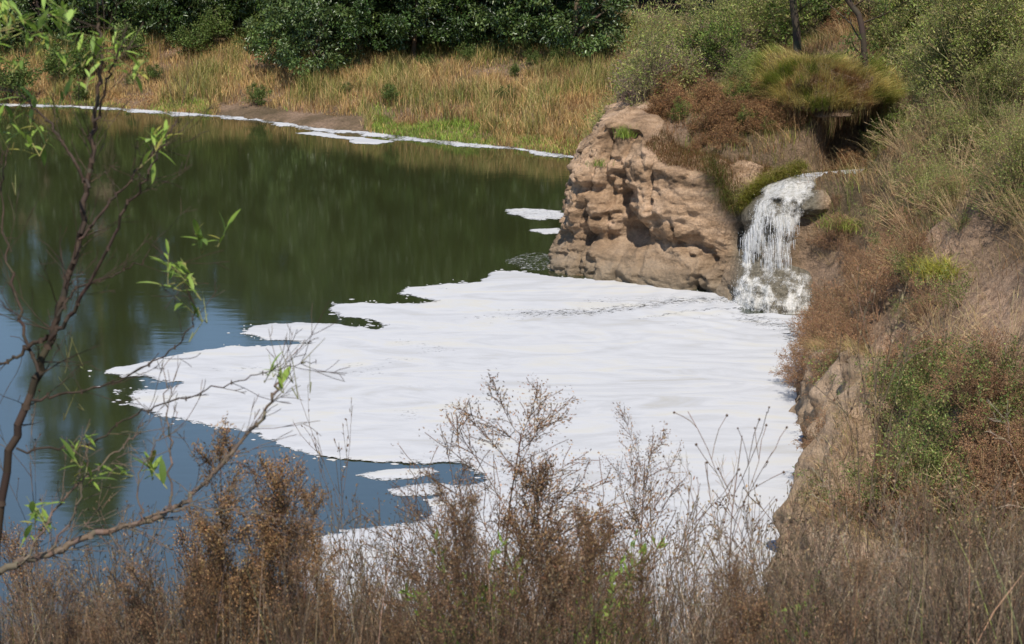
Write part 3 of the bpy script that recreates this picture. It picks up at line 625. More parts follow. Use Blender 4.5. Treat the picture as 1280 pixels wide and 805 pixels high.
k = 2600; a1 = rng.uniform(np.pi * .95, 2.05 * np.pi, k); i1 = (np.mod(a1, 2 * np.pi) / (2 * np.pi) * 89).astype(int).clip(0, 88); j1 = rng.integers(24, 33, k); mv = MV[i1, j1] + rng.normal(0, .04, (k, 3)); bun = vnoise(a1 * 5, 0, 0, 241)
G.blades(mv, -rng.uniform(.08, .38, k) * (1 + bun), rng.uniform(.004, .012, k), rng.uniform(-.3, .3, k), cvar(pick([(.20, .13, .07), (.30, .22, .11), (.16, .17, .05)], [3, 2, 1], k), k, .25), 3)
# trailing bright grass by the left of the lip
def along(pts, D, n, jit=.12):
    pts = np.array(pts, float); t = rng.uniform(0, len(pts) - 1, n); px = np.interp(t, np.arange(len(pts)), pts[:, 0]); py = np.interp(t, np.arange(len(pts)), pts[:, 1])
    return np.array([P(a, b, D) for a, b in zip(px, py)]) + rng.normal(0, jit, (n, 3))
b = along([(926, 262), (936, 244), (952, 232), (972, 222), (990, 216), (1004, 210)], 46.85, 5200, .085)
G.blades(b, rng.uniform(.1, .30, len(b)), rng.uniform(.007, .013, len(b)), rng.uniform(.6, 2.4, len(b)), cvar(pick([(.30, .30, .06), (.20, .24, .04), (.36, .30, .12)], [2, 1, 1], len(b)), len(b), .25), 3, az=rng.normal(-2.0, .6, len(b)))
b = along([(888, 200), (905, 235), (915, 262)], 46.9, 1500, .12)
G.blades(b, rng.uniform(.15, .4, len(b)), rng.uniform(.006, .012, len(b)), rng.uniform(.6, 2.6, len(b)), cvar(pick([(.2, .14, .06), (.15, .2, .04), (.09, .12, .03)], [3, 2, 2], len(b)), len(b), .2), 3, az=rng.normal(-2, .6, len(b)))
obj('promontory_grass', G.mesh('promontory_grass'), M_grass, kind='stuff', label='short dry brown and olive grass on top of the sandstone cliff', category='grass')
# right bank
G = Geo()
def fbank(x, y):
    d = shore_d(x, y); c = fbm(x * .55, y * .55, 0, 3, 181); px, py = proj(x, y, H(x, y))
    bare = np.clip(gs(px, py, 1255, 385, 60, 65) * 1.4 + gs(px, py, 1105, 425, 45, 32) * 1.4 + gs(px, py, 1180, 300, 25, 15) * .6, 0, 1)
    return sstep(.3, 1.0, d) * (.28 + .72 * sstep(-.25, .25, c)) * (1 - .93 * bare) * (seg_dist(x, y, CH) > .7)
x, y = scatter(190000, (4.8, 22), (20, 76), fbank); z = H(x, y); k = (x < 5 + (y + 2) * .28); x, y, z = x[k], y[k], z[k]; n = len(x); px, py = proj(x, y, z)
c1 = fbm(x * .5, y * .5, 0, 3, 191); c2 = fbm(x * 1.5, y * 1.5, 0, 3, 195)
cg = pick([(.46, .35, .19), (.36, .25, .13), (.27, .165, .09), (.22, .19, .12)], [3, 3, 3, 2], n)
cg = np.where(((c1 + .4 * c2 > .25) & (rng.uniform(0, 1, n) < .75))[:, None], (.16, .19, .045), cg)
cg = np.where(((px > 1030) & (px < 1075) & (py > 235) & (py < 300))[:, None], (.20, .26, .05), cg)
tall = sstep(-.2, .6, c1 * -1); hh = rng.uniform(.12, .5, n) * (1 + 1.1 * tall)
fb2 = F2[:, :12].reshape(-1, 3); fb2 = fb2[rng.choice(len(fb2), 5000)] + rng.normal(0, .03, (5000, 3))
G.blades(fb2, rng.uniform(.1, .4, 5000), rng.uniform(.004, .010, 5000), rng.uniform(.3, 2.0, 5000), cvar(pick([(.42, .32, .17), (.30, .20, .11), (.20, .22, .06)], [3, 3, 1], 5000), 5000, .25), 3, az=rng.normal(np.pi * 1.1, .8, 5000))
# blades hang downslope (towards the water, -x)
G.blades(np.stack([x, y, z - .02], 1), hh, rng.uniform(.004, .012, n), rng.uniform(.2, 1.5, n), cvar(cg, n, .28), 3, az=rng.normal(np.pi * 1.05, 1.0, n))
obj('bank_grass', G.mesh('bank_grass'), M_grass, kind='stuff', label='dry straw coloured grass hanging down the steep right bank', category='grass')
print('grass done')

# ------------------------------------------------------------------ plant generator
def grow(r, p, d, L, rad, lvl, spec, segs, tips):
    s = spec[lvl]; n = s['n']; step = L / n; p = np.array(p, float); d = np.array(d, float)
    ks = s.get('kids', 0); start = s.get('start', .3)
    at = sorted(r.uniform(start, 1, ks)) if ks else []
    ai = 0; side = r.uniform(0, 6.28)
    for k in range(n):
        d = d + r.normal(0, s.get('wan', .1), 3); d[2] += s.get('up', 0); d /= np.linalg.norm(d)
        q = p + d * step; r0 = rad * (1 - (k / n) * .75); r1 = rad * (1 - ((k + 1) / n) * .75)
        segs.append((p, q, r0, r1, lvl))
        while ai < len(at) and at[ai] <= (k + 1) / n:
            t = at[ai]; ai += 1; side += 2.4 + r.normal(0, .4)
            a = np.cross(d, (0.3, 0.1, 1.0)); a /= np.linalg.norm(a) + 1e-9; b = np.cross(d, a)
            ang = s.get('ang', .7) * r.uniform(.7, 1.3)
            nd = d * math.cos(ang) + (a * math.cos(side) + b * math.sin(side)) * math.sin(ang)
            f = s.get('ratio', .5) * (1 - s.get('fall', .6) * (t - start) / (1 - start + 1e-6)) * r.uniform(.7, 1.25)
            pt = p + (q - p) * ((t * n) - k)
            if lvl + 1 < len(spec): grow(r, pt, nd, L * f, rad * (1 - t * .75) * s.get('rr', .6), lvl + 1, spec, segs, tips)
        p = q
        if lvl >= len(spec) - 1 or s.get('tip', False): tips.append((q.copy(), d.copy()))
    return
def seg_arrays(segs):
    return (np.array([s[0] for s in segs]), np.array([s[1] for s in segs]), np.array([s[2] for s in segs]), np.array([s[3] for s in segs]))
def plant(name, label, cat, stems, spec, L, rad, bark, leafspec, group=None, sides=3, seed=0, spread=.3, leafname='foliage', base=.05, minr=.0012):
    """a plant at the origin: thing > stems, foliage"""
    r = np.random.default_rng(seed); segs = []; tips = []
    for k in range(stems):
        a = r.uniform(0, 6.28); sp_ = spread * r.uniform(.2, 1)
        grow(r, (math.cos(a) * base * r.uniform(0, 1), math.sin(a) * base * r.uniform(0, 1), -.1), (math.cos(a) * sp_, math.sin(a) * sp_, 1), L * r.uniform(.7, 1.1), rad, 0, spec, segs, tips)
    t = thing(name, label, cat, group=group)
    p0, p1, r0, r1 = seg_arrays(segs); G = Geo()
    G.tubes(p0, p1, np.maximum(r0, minr), np.maximum(r1, minr), cvar(bark, len(p0), .18), sides)
    obj('stems', G.mesh('stems'), M_twig, t, kind='stuff')
    if leafspec:
        G = Geo(); tp = np.array([q for q, _ in tips]); td = np.array([q for _, q in tips]); per = leafspec['per']
        P_ = np.repeat(tp, per, 0); D_ = np.repeat(td, per, 0); n = len(P_)
        D_ = D_ + r.normal(0, leafspec.get('sp', .8), (n, 3)); D_[:, 2] += leafspec.get('up', 0)
        P_ = P_ + r.normal(0, leafspec.get('jit', .02), (n, 3))
        G.leaves(P_, D_, r.uniform(.6, 1.2, n) * leafspec['L'], r.uniform(.7, 1.2, n) * leafspec['w'], cvar(pick(leafspec['cols'], leafspec.get('wts', [1] * len(leafspec['cols'])), n), n, .22))
        obj(leafname, G.mesh(leafname), leafspec['mat'], t, kind='stuff')
    return t
HG = lambda x, y: float(H(np.array([x]), np.array([y]))[0])

# ---- far trees: dense glossy crowns down to the ground
def tree_proto(name, label, h, rad, nclump, per, leafL, cols, wts, seed, mat, low=.12, group=None, trunk=.16):
    r = np.random.default_rng(seed); t = thing(name, label, 'tree', group=group)
    G = Geo(); segs = []; tips = []
    spec = [dict(n=7, kids=9, start=.12, ang=.9, ratio=.5, fall=.5, wan=.07, up=.02, rr=.5), dict(n=4, kids=3, start=.3, ang=.7, ratio=.5, wan=.15, up=.05, tip=False), dict(n=2, wan=.2)]
    grow(r, (0, 0, -.3), (0, 0, 1), h * .85, trunk, 0, spec, segs, tips)
    a = seg_arrays(segs); G.tubes(*a, cvar((.12, .095, .07), len(a[0]), .15), 5); obj('trunk', G.mesh('trunk'), M_twig, t)
    # clumps fill an uneven volume
    th = r.uniform(0, 6.28, nclump); zz = low + (1 - low) * r.uniform(0, 1, nclump) ** .9
    prof = np.interp(zz, [0, .15, .45, .8, 1], [.75, 1, .95, .65, .12]) * rad * (1 + .25 * np.sin(th * 3 + seed) + .12 * np.sin(th * 5 + zz * 9))
    rr_ = prof * r.uniform(.35, 1, nclump) ** .5
    C = np.stack([np.cos(th) * rr_, np.sin(th) * rr_, zz * h], 1); cs = r.uniform(.25, .6, nclump) * (rad / 3) ** .4
    P_ = np.repeat(C, per, 0); n = len(P_); o = r.normal(0, 1, (n, 3)); o /= np.linalg.norm(o, axis=1, keepdims=True); o *= (r.uniform(.3, 1, n) ** .5)[:, None]
    P_ = P_ + o * np.repeat(cs, per)[:, None] * [1, 1, .7]
    dd = o + r.normal(0, .6, (n, 3)); dd[:, 2] -= .35
    cc = np.repeat(pick(cols, wts, nclump) * r.uniform(.7, 1.3, (nclump, 1)), per, 0)
    G = Geo(); G.leaves(P_, dd, r.uniform(.7, 1.3, n) * leafL, r.uniform(.35, .55, n) * leafL, cvar(cc, n, .2))
    obj('crown', G.mesh('crown'), mat, t, kind='stuff')
    return t
DK = [(.035, .062, .014), (.05, .085, .018), (.065, .105, .022), (.09, .13, .03)]
protoA = tree_proto('broadleaf_tree', '', 8.5, 3.4, 250, 120, .19, DK, [3, 4, 3, 1], 3, M_leaf)
protoB = tree_proto('broadleaf_tree', '', 11.5, 3.8, 300, 110, .21, DK, [4, 4, 2, 1], 4, M_leaf, low=.05)
protoC = tree_proto('broadleaf_tree', '', 6.5, 2.8, 190, 115, .17, [(.05, .085, .02), (.08, .12, .03), (.10, .14, .04)], [2, 3, 2], 5, M_leaf, low=.05)
protoD = tree_proto('broadleaf_tree', '', 19, 3.0, 320, 70, .30, DK, [4, 4, 2, 1], 6, M_leaf, low=.2, trunk=.28)
fu = {}
def put(proto, key, x, y, rz, s, label, group=None, z=None, tilt=(0, 0)):
    z = HG(x, y) - .05 if z is None else z
    if key not in fu:
        fu[key] = 1; proto.location = (x, y, z); proto.rotation_euler = (tilt[0], tilt[1], rz); proto.scale = (s,) * 3 if np.isscalar(s) else s; proto['label'] = label
        if group: proto['group'] = group
        return proto
    return copy_thing(proto, (x, y, z), rz, s, label, group, tilt)
LA = 'dark broadleaf tree in the glossy thicket directly behind the golden far bank grass'
front_trees = [(400, 87, 'C', 1.0), (452, 88, 'A', .95), (520, 87.5, 'A', .85), (590, 88, 'C', 1.15), (655, 86.5, 'A', .9), (715, 85, 'C', 1.1), (560, 91, 'B', 1), (690, 90, 'B', .95), (480, 92, 'B', .95)]
PR = {'A': protoA, 'B': protoB, 'C': protoC, 'D': protoD}
names = {0: 'glossy dark tree at the left end of the broadleaf thicket behind the far grass', 5: 'dark green tree at the right end of the broadleaf thicket, beside the cliff top shrubs'}
for i_, (px, D_, pk, s) in enumerate(front_trees):
    x = (px - 640) / FPX * D_ * 1.03
    put(PR[pk], pk, x, D_ + 1.2, rng.uniform(0, 6.28), s, names.get(i_, LA), 'broadleaf trees behind the far bank')
LB = 'shaded tree of the dark wood at the back, behind the left far bank'
for px, D_, pk, s in [(-120, 99, 'B', 1), (-40, 98, 'A', 1.1), (40, 98, 'B', .9), (110, 97, 'D', 1.15), (160, 98, 'A', 1.1), (215, 98, 'B', .95), (280, 98.5, 'A', 1.05), (330, 98, 'B', .9), (370, 97, 'A', 1.1), (-200, 103, 'B', 1.1), (0, 96, 'C', .9), (75, 96, 'C', .8), (225, 96.5, 'C', .8), (310, 97, 'C', .7),
                   (430, 103, 'B', 1.1), (500, 104, 'A', 1.3), (570, 104, 'B', 1.1), (640, 103, 'A', 1.3), (710, 102, 'B', 1.1), (770, 98, 'B', 1), (850, 96, 'A', 1.1), (930, 92, 'B', 1)]:
    x = (px - 640) / FPX * D_ * 1.03
    put(PR[pk], pk, x, D_, rng.uniform(0, 6.28), s, LB if px < 400 else 'tall dark tree standing far back behind the broadleaf thicket', 'trees of the wood behind the pond')
print('trees done')
# olive shrubs at the foot of the wood
spec_b = [dict(n=5, kids=7, start=.15, ang=.7, ratio=.6, fall=.4, wan=.12, up=.05), dict(n=4, kids=4, start=.2, ang=.7, ratio=.5, wan=.15, up=.05), dict(n=3, wan=.2)]
olive = plant('olive_shrub', '', 'shrub', 5, spec_b, 1.9, .025, (.14, .11, .07), dict(per=5, L=.16, w=.06, sp=.9, jit=.09, cols=[(.10, .15, .03), (.15, .19, .05), (.07, .10, .02)], mat=M_soft), seed=11, spread=.8)
shr = [((30, 88), 1.2, 'mid green shrub before the dark wood at far left, behind the leafy sapling top'), ((175, 92), 1.2, 'green shrub between the sapling and the round olive shrubs on the far left bank'), ((255, 93), .95, 'small round olive shrub on the far bank, leftmost of the trio'), ((285, 94.5), 1.1, 'middle round olive shrub of the trio before the dark wood'), ((335, 93), 1.0, 'right hand olive shrub of the trio, left of the glossy thicket'),
       ((372, 92.5), 1.3, 'yellow green shrub tucked against the left edge of the glossy thicket'), ((90, 90), 1.1, 'bushy green shrub seen through the top of the leafy sapling'), ((170, 84), .5, 'low dark green shrub at the waterline of the left far bank'), ((130, 91), 1.1, 'pale green shrub high on the left far bank beside the sapling crown')]
rs = np.random.default_rng(12)
for k in range(26): shr.append(((rs.uniform(-10, 740), rs.uniform(79, 90)), rs.uniform(.25, .55), 'small dark olive bush standing in the golden far bank grass'))
for i_, ((px, D_), s, lab) in enumerate(shr):
    x = (px - 640) / FPX * D_ * 1.03; put(olive, 'olive', x, D_, i_ * 1.3, s, lab, 'shrubs on the far bank')

# ---- promontory shrubs
spec_tw = [dict(n=5, kids=8, start=.1, ang=.6, ratio=.65, fall=.4, wan=.1, up=.04), dict(n=4, kids=6, start=.15, ang=.6, ratio=.5, wan=.14, up=.04), dict(n=3, kids=3, start=.2, ang=.6, ratio=.5, wan=.2), dict(n=2, wan=.2)]
greybush = plant('bare_shrub', '', 'shrub', 7, spec_tw, 1.15, .014, (.21, .165, .15), dict(per=1, L=.05, w=.025, sp=.8, jit=.03, cols=[(.22, .15, .13), (.17, .13, .10)], mat=M_seed), seed=21, spread=1.0, minr=.004)
greenbush = plant('green_shrub', '', 'shrub', 6, spec_tw, 1.3, .014, (.17, .14, .09), dict(per=2, L=.085, w=.035, sp=.9, jit=.05, cols=[(.14, .20, .035), (.20, .25, .05), (.10, .15, .03)], mat=M_soft), seed=22, spread=.8, minr=.004)
rustbush = plant('rusty_shrub', '', 'shrub', 7, spec_tw, .9, .010, (.20, .12, .075), dict(per=2, L=.05, w=.02, sp=.8, jit=.04, cols=[(.25, .14, .07), (.30, .19, .10), (.18, .10, .05)], mat=M_seed), seed=23, spread=1.3, minr=.003)
feather = plant('feathery_shrub', '', 'shrub', 8, spec_tw, 2.2, .016, (.20, .18, .10), dict(per=2, L=.085, w=.026, sp=.7, jit=.06, cols=[(.21, .26, .05), (.28, .31, .08), (.34, .30, .12)], mat=M_soft), seed=24, spread=.8, minr=.003)
def at_px(px, D_): return (px - 640) / FPX * D_ * 1.02
PS = [(greybush, 'grey', 765, 55.5, 1.0, 'purplish grey bare shrub above the left end of the cliff'), (greybush, 'grey', 800, 56, 1.1, 'tangled grey bare shrub second from the left on the cliff top'), (greybush, 'grey', 850, 56.5, 1.15, 'grey brown twiggy shrub in the middle of the cliff top'), (greybush, 'grey', 905, 56, .9, 'grey twiggy shrub behind the green bush on the cliff top'),
      (greybush, 'grey', 830, 59, 1.4, 'larger bare grey shrub behind the others on the cliff top'), (feather, 'fe', 775, 62, 1.0, 'yellow green feathery shrub rising at the left behind the cliff top'), (feather, 'fe', 835, 63, 1.1, 'tall feathery green shrub at the top edge over the cliff'), (feather, 'fe', 905, 63, 1.0, 'feathery shrub left of the slanting dark trunks'),
      (greenbush, 'green', 805, 60, 1.1, 'light green bush between the grey shrubs and the far thicket'), (greenbush, 'green', 915, 53.2, .75, 'fresh green bush left of the grassy mound above the gully'), (greenbush, 'green', 870, 52.5, .35, 'small green sprig in the brown cliff top grass'), (greenbush, 'green', 985, 51.5, .3, 'small green clump on the front of the grassy mound'),
      (rustbush, 'rust', 850, 50.8, .9, 'rust brown dead shrub above the light bulge of the cliff'), (rustbush, 'rust', 810, 51.3, .7, 'low rusty shrub on the left part of the brown cliff top slope'), (rustbush, 'rust', 885, 49.8, .95, 'rusty dead bush hanging over the cliff edge left of the waterfall'), (rustbush, 'rust', 925, 49.6, .9, 'brown dead bush below the grassy mound'), (rustbush, 'rust', 955, 50.4, .8, 'dark brown bush at the left rim of the gully'),
      (feather, 'fe', 960, 60, .9, 'feathery olive shrub just left of the upright dark trunk'), (greenbush, 'green', 1020, 58, 1.2, 'green shrub between the two dark trunks'), (feather, 'fe', 1075, 56, 1.1, 'feathery shrub right of the leaning dark trunk'), (feather, 'fe', 1120, 55, 1.2, 'feathery yellow green shrub above the dark hollow'), (greybush, 'grey', 1055, 62, 1.3, 'pale dry shrub behind the two dark trunks'), (rustbush, 'rust', 1092, 49.3, .6, 'reddish brown dead shrub at the right mouth of the dark hollow'),
      (greenbush, 'green', 1110, 51, 1.1, 'green bush to the right of the grassy mound'), (feather, 'fe', 1010, 64, 1.2, 'tall pale feathery shrub far behind the upright trunk')]
rf = np.random.default_rng(78); LC = 'twiggy shrub in the grey and green growth behind the cliff top'
for k in range(46):
    q = k % 5; px = rf.uniform(755, 1080); D_ = rf.uniform(54.5, 68); PS.append(([greybush, feather, greenbush, feather, rustbush][q], ['grey', 'fe', 'green', 'fe', 'rust'][q], px, D_, rf.uniform(.8, 1.3), LC))
LR = 'low rusty dead plant on the brown slope above the cliff face'
for k in range(26): PS.append((rustbush, 'rust', rf.uniform(800, 1010), rf.uniform(48.8, 51.5), rf.uniform(.45, .85), LR))
for px_, D_, s_ in [(1098, 50.2, .5), (1118, 50.4, .7), (925, 51.2, .5)]: PS.append((feather, 'fe', px_, D_, s_, 'olive feathery shrub growing against the side of the grassy mound'))
for px_, D_ in [(950, 49.4), (975, 49.2), (1000, 49.1), (935, 49.9), (1062, 49.3)]: PS.append((rustbush, 'rust', px_, D_, .75, 'brown dead plant hanging in front of the grassy mound and its hollow'))
for k in range(9): PS.append((greenbush, 'green', rf.uniform(830, 1000), rf.uniform(48.8, 51), rf.uniform(.25, .45), 'small green plant in the brown growth left of the dark hollow'))
for i_, (pr, key, px, D_, s, lab) in enumerate(PS):
    put(pr, key, at_px(px, D_), D_, i_ * 1.7, s, lab, 'shrubs on the cliff top')
# green tuft on the pale shoulder of the cliff
def tuft(label, pos, n, h, cols, wts, lean=(.2, .9), wd=(.008, .016), cat='grass tuft', name='grass_tuft', r=.12, az=None):
    G = Geo(); b = rng.normal(0, r, (n, 3)); b[:, 2] = -np.abs(b[:, 2]) * .2
    G.blades(b, rng.uniform(.5, 1.1, n) * h, rng.uniform(*wd, n), rng.uniform(*lean, n), cvar(pick(cols, wts, n), n, .2), 3, az=az)
    o = obj(name, G.mesh(name), M_grass); o.location = pos; o['label'] = label; o['category'] = cat
    return o
i_sh = int(np.argmin(np.abs(u_px - 758) + (~front) * 999)); sh_p = A1[i_sh, 112]
tuft('bright green grass tuft on the pale left shoulder of the cliff', tuple(sh_p), 260, .38, [(.2, .3, .05)], [1])
tuft('small green tuft on the prow ledge of the cliff', tuple(A1[int(np.argmin(np.abs(u_px - 735) + (~front) * 999)), 90]), 120, .25, [(.17, .24, .05)], [1])
# two dark trunks
def trunk_tree(name, label, pts, D_, r0, seed):
    r = np.random.default_rng(seed); w_ = [np.array(P(a, b, D_)) for a, b in pts]; b0 = w_[0].copy(); b0[2] = HG(b0[0], b0[1]) - .2; w_[0] = b0
    t = thing(name, label, 'tree', tuple(b0)); A = resample(np.array([(p[0] - b0[0], p[2] - b0[2]) for p in w_]), .25); n = len(A)
    Pn = np.stack([A[:, 0], .05 * np.sin(np.arange(n) * .4), A[:, 1]], 1); rad = r0 * (1 - .5 * np.arange(n) / n)
    G = Geo(); G.tubes(Pn[:-1], Pn[1:], rad[:-1], rad[1:], cvar((.055, .045, .035), n - 1, .1), 8); obj('trunk', G.mesh('trunk'), M_twig, t)
    segs = []; tips = []
    for k in range(int(n * .35), n, 2):
        a = r.uniform(0, 6.28); grow(r, Pn[k], (math.cos(a), math.sin(a), .6), r.uniform(.8, 1.8), rad[k] * .4, 0, [dict(n=5, kids=5, start=.2, ang=.6, ratio=.5, wan=.15, up=.03), dict(n=4, kids=2, ang=.6, ratio=.5, wan=.2), dict(n=2, wan=.2)], segs, tips)
    a = seg_arrays(segs); G = Geo(); G.tubes(*a, cvar((.07, .055, .04), len(a[0]), .1), 3); obj('branches', G.mesh('branches'), M_twig, t, kind='stuff')
    tp = np.repeat(np.array([q for q, _ in tips]), 7, 0); m = len(tp); G = Geo(); tp = tp + r.normal(0, .1, tp.shape)
    G.leaves(tp, r.normal(0, 1, (m, 3)), r.uniform(.06, .12, m), r.uniform(.03, .05, m), cvar(pick([(.10, .14, .03), (.15, .2, .045)], [1, 1], m), m, .2)); obj('crown', G.mesh('crown'), M_soft, t, kind='stuff')
trunk_tree('slender_tree', 'slender tree with a dark upright trunk behind the grassy mound', [(998, 82), (996, 40), (991, 0), (985, -60), (978, -130)], 52.6, .12, 31)
trunk_tree('slender_tree', 'thin tree with a dark trunk leaning left, right of the upright one', [(1092, 78), (1078, 40), (1060, 0), (1035, -60), (1015, -120)], 50.4, .11, 32)

# ---- right bank shrubs, in rows down the slope
brush = plant('dead_shrub', '', 'shrub', 8, spec_tw, .85, .009, (.24, .15, .10), dict(per=1, L=.035, w=.015, sp=.8, jit=.03, cols=[(.27, .16, .09), (.33, .22, .13)], mat=M_seed), seed=41, spread=1.3, minr=.0025)
vine = plant('leafy_shrub', '', 'shrub', 7, [dict(n=6, kids=6, start=.1, ang=.7, ratio=.5, wan=.15, up=.0), dict(n=4, kids=3, ang=.7, ratio=.5, wan=.2), dict(n=2, wan=.2)], 1.2, .008, (.16, .14, .07), dict(per=4, L=.055, w=.024, sp=1, jit=.04, cols=[(.14, .19, .04), (.22, .27, .07), (.10, .14, .035), (.26, .22, .09)], mat=M_soft), seed=42, spread=1.2, minr=.0025)
strawbush = plant('dry_grass_clump', '', 'grass clump', 46, [dict(n=7, kids=1, start=.5, ang=.3, ratio=.4, wan=.06, up=-.085), dict(n=3, wan=.08, up=-.1)], 1.25, .004, (.42, .32, .19), dict(per=1, L=.05, w=.008, sp=.3, jit=.01, cols=[(.42, .32, .18)], mat=M_seed), seed=43, spread=.7, leafname='seed_heads', base=.16, minr=.0025)
def bank_pt(px, py):
    """where the ray meets the bank surface"""
    D = np.linspace(20, 70, 900); dx, dy, dz = ray(px, py); t = D / dy; h = H(dx * t, D); zr = CAMZ + dz * t
    k = np.argmax(zr < h); return float(dx * t[k]), float(D[k]), float(h[k])
BK = []
def bk(pr, key, px, py, s, lab, tilt=-.5): BK.append((pr, key, px, py, s, lab, tilt))
G1 = 'shrubs and clumps on the right bank'
for px, py, s, lab in [(1035, 400, 1.0, 'rusty twiggy shrub overhanging the foam just below the waterfall'), (1065, 375, 1.0, 'brown dead shrub right of the wet boulder at the waterfall foot'), (1100, 395, 1.1, 'tangled reddish shrub on the bank right of the waterfall'), (1020, 440, 1.0, 'dead brown shrub trailing over the foam edge'), (1050, 470, 1.0, 'brown shrub drooping down the bank above the sandy bluff'), (1010, 490, .9, 'dark hanging twigs at the left edge of the bank over the foam'),
                       (1105, 345, .8, 'russet shrub beside the green grass patch right of the fall'), (1150, 400, .9, 'thin reddish shrub left of the bare pink earth'), (1080, 440, .8, 'sparse dead shrub before the bare sandy patch'), (1130, 470, .8, 'fine twigged brown shrub in the middle of the right bank'), (1060, 330, .6, 'low brown shrub under the green grass patch'), (1180, 270, .9, 'reddish dry shrub among the straw grass'), (1150, 240, .9, 'brown shrub among pale grasses right of the hollow'),
                       (1220, 620, .8, 'brown shrub low on the right bank below the leafy green shrubs'), (1120, 640, .8, 'dry shrub right of the hole in the sandy bluff')]:
    bk(brush, 'brush', px, py, s, lab, -.45)
for px, py, s, lab in [(1195, 385, .75, 'green leafy shrub hanging left of the bare pink earth'), (1120, 500, .85, 'leafy green shrub trailing in the middle of the bank'), (1160, 530, .9, 'bright leafy shrub right of the sandy bluff'), (1090, 520, .6, 'small leafy shrub at the top of the sandy bluff'), (1210, 500, .85, 'leafy green shrub below the bare pink earth'), (1200, 580, .9, 'wide leafy shrub low on the right bank'), (1250, 540, .85, 'leafy shrub at the right edge of the picture, mid height'), (1130, 580, .8, 'leafy shrub behind the grey twigs right of the bluff'), (1070, 475, .45, 'small green sprig above the bluff edge'),
                       (1270, 270, .9, 'green shrub at the right edge above the bare earth'), (1160, 90, 1.2, 'leafy bush in the upper right below the feathery shrubs'), (1115, 70, 1.1, 'leafy bush right of the leaning trunk')]:
    bk(vine, 'vine', px, py, s, lab, -.35)
for px, py, s, lab in [(1130, 190, 1.0, 'pale straw grass clump right of the dark hollow'), (1175, 200, 1.2, 'large arching straw grass clump high on the right bank'), (1230, 180, 1.2, 'straw grass clump near the upper right edge'), (1260, 240, 1.1, 'straw grass clump at the right edge above the green shrub'), (1200, 240, 1.1, 'arching dry grass clump in the middle of the upper bank'), (1120, 240, .9, 'yellowish grass clump beside the stream mouth'), (1150, 300, 1.0, 'dry grass clump below the stream mouth'), (1090, 300, .7, 'dry grass clump right of the green grass patch'), (1140, 350, .8, 'dry grass clump above the reddish shrub'),
                       (1260, 450, .8, 'dry grass clump below the bare pink earth'), (1100, 560, .7, 'pale grass clump on the shoulder of the sandy bluff'), (1180, 440, .8, 'dry grass clump between leafy shrubs'), (1240, 660, .9, 'dry grass clump low at the right edge'), (1160, 680, .9, 'dry grass clump at the foot of the right bank')]:
    bk(strawbush, 'straw', px, py, s, lab, -.3)
for px, py, s, lab in [(1150, 40, 1.1, 'feathery yellow green shrub in the upper right'), (1200, 60, 1.2, 'large feathery shrub in the upper right'), (1250, 90, 1.1, 'feathery shrub at the upper right edge'), (1180, 130, .8, 'feathery shrub above the straw grass clumps'), (1120, 120, .8, 'feathery shrub at the right of the dark hollow'), (1270, 150, .8, 'olive feathery shrub at the right edge over straw grass'), (1235, 20, 1.3, 'tall feathery shrub in the top right corner'), (1175, 10, 1.3, 'tall feathery shrub left of the top right corner')]:
    bk(feather, 'fe', px, py, s, lab, -.15)
rf = np.random.default_rng(77); LT = 'low dead shrub in the brown tangle covering the right bank'; LF = 'feathery olive shrub in the dense growth at the top right'; LG = 'arching dry grass clump in the straw covered upper right bank'
def isbare(px, py): return ((px - 1262) / 85) ** 2 + ((py - 385) / 95) ** 2 < 1 or ((px - 1105) / 45) ** 2 + ((py - 440) / 32) ** 2 < 1
for px_, py_ in [(1045, 262), (1060, 305), (1040, 330), (1085, 262), (1075, 330), (1030, 300), (1100, 300)]: bk(brush if px_ % 2 else strawbush, 'brush' if px_ % 2 else 'straw', px_, py_, .38, 'small dry clump on the rough ground just right of the waterfall', -.4)
LV = 'leafy green plant in the mixed growth low on the right bank'
def rnd(n_, a, b, c, d):
    out = []
    while len(out) < n_:
        q = (rf.uniform(a, b), rf.uniform(c, d))
        if not isbare(*q): out.append(q)
    return out
for q in rnd(46, 1030, 1290, 300, 700): bk(brush, 'brush', *q, rf.uniform(.5, .95), LT, -.45)
for q in rnd(16, 1005, 1090, 395, 500): bk(brush, 'brush', *q, rf.uniform(.6, .9), LT.replace('covering the right bank', 'overhanging the foam above the sandy bluff'), -.6)
for q in rnd(24, 1070, 1290, 400, 680): bk(vine, 'vine', *q, rf.uniform(.5, .9), LV, -.4)
for q in rnd(14, 1100, 1290, 230, 380): bk(vine, 'vine', *q, rf.uniform(.4, .7), LV.replace('low', 'midway up'), -.4)
for q in rnd(18, 1120, 1290, 130, 300): bk(strawbush, 'straw', *q, rf.uniform(.6, 1.0), LG, -.3)
for k, q in enumerate(rnd(34, 1125, 1300, 5, 130)): bk(feather if k % 3 else vine, 'fe' if k % 3 else 'vine', *q, rf.uniform(.7, 1.2), LF, -.15)
for k, q in enumerate(rnd(14, 1130, 1290, 120, 300)): bk(feather, 'fe', *q, rf.uniform(.35, .6), LF.replace('dense growth at the top right', 'straw grass of the upper right bank'), -.15)
for i_, (pr, key, px, py, s, lab, tilt) in enumerate(BK):
    x, y, z = bank_pt(px, py)
    if lab in (LT, LF, LG, LV): lab = lab + (', left side' if px < 1150 else ', right side') + (', upper part' if py < (480 if lab in (LT, LV) else 70) else ', lower part'); lab = ' '.join(lab.split()[:16])
    put(pr, key, x, y, i_ * 2.1, s, lab, G1, z=z - .05, tilt=(0, tilt))
x, y, z = bank_pt(1062, 285)
tuft('bright green grass patch on the rock right of the waterfall', (x, y, z), 500, .45, [(.2, .27, .05), (.26, .29, .07)], [1, 1], r=.28, lean=(.6, 2))
x, y, z = bank_pt(1178, 345)
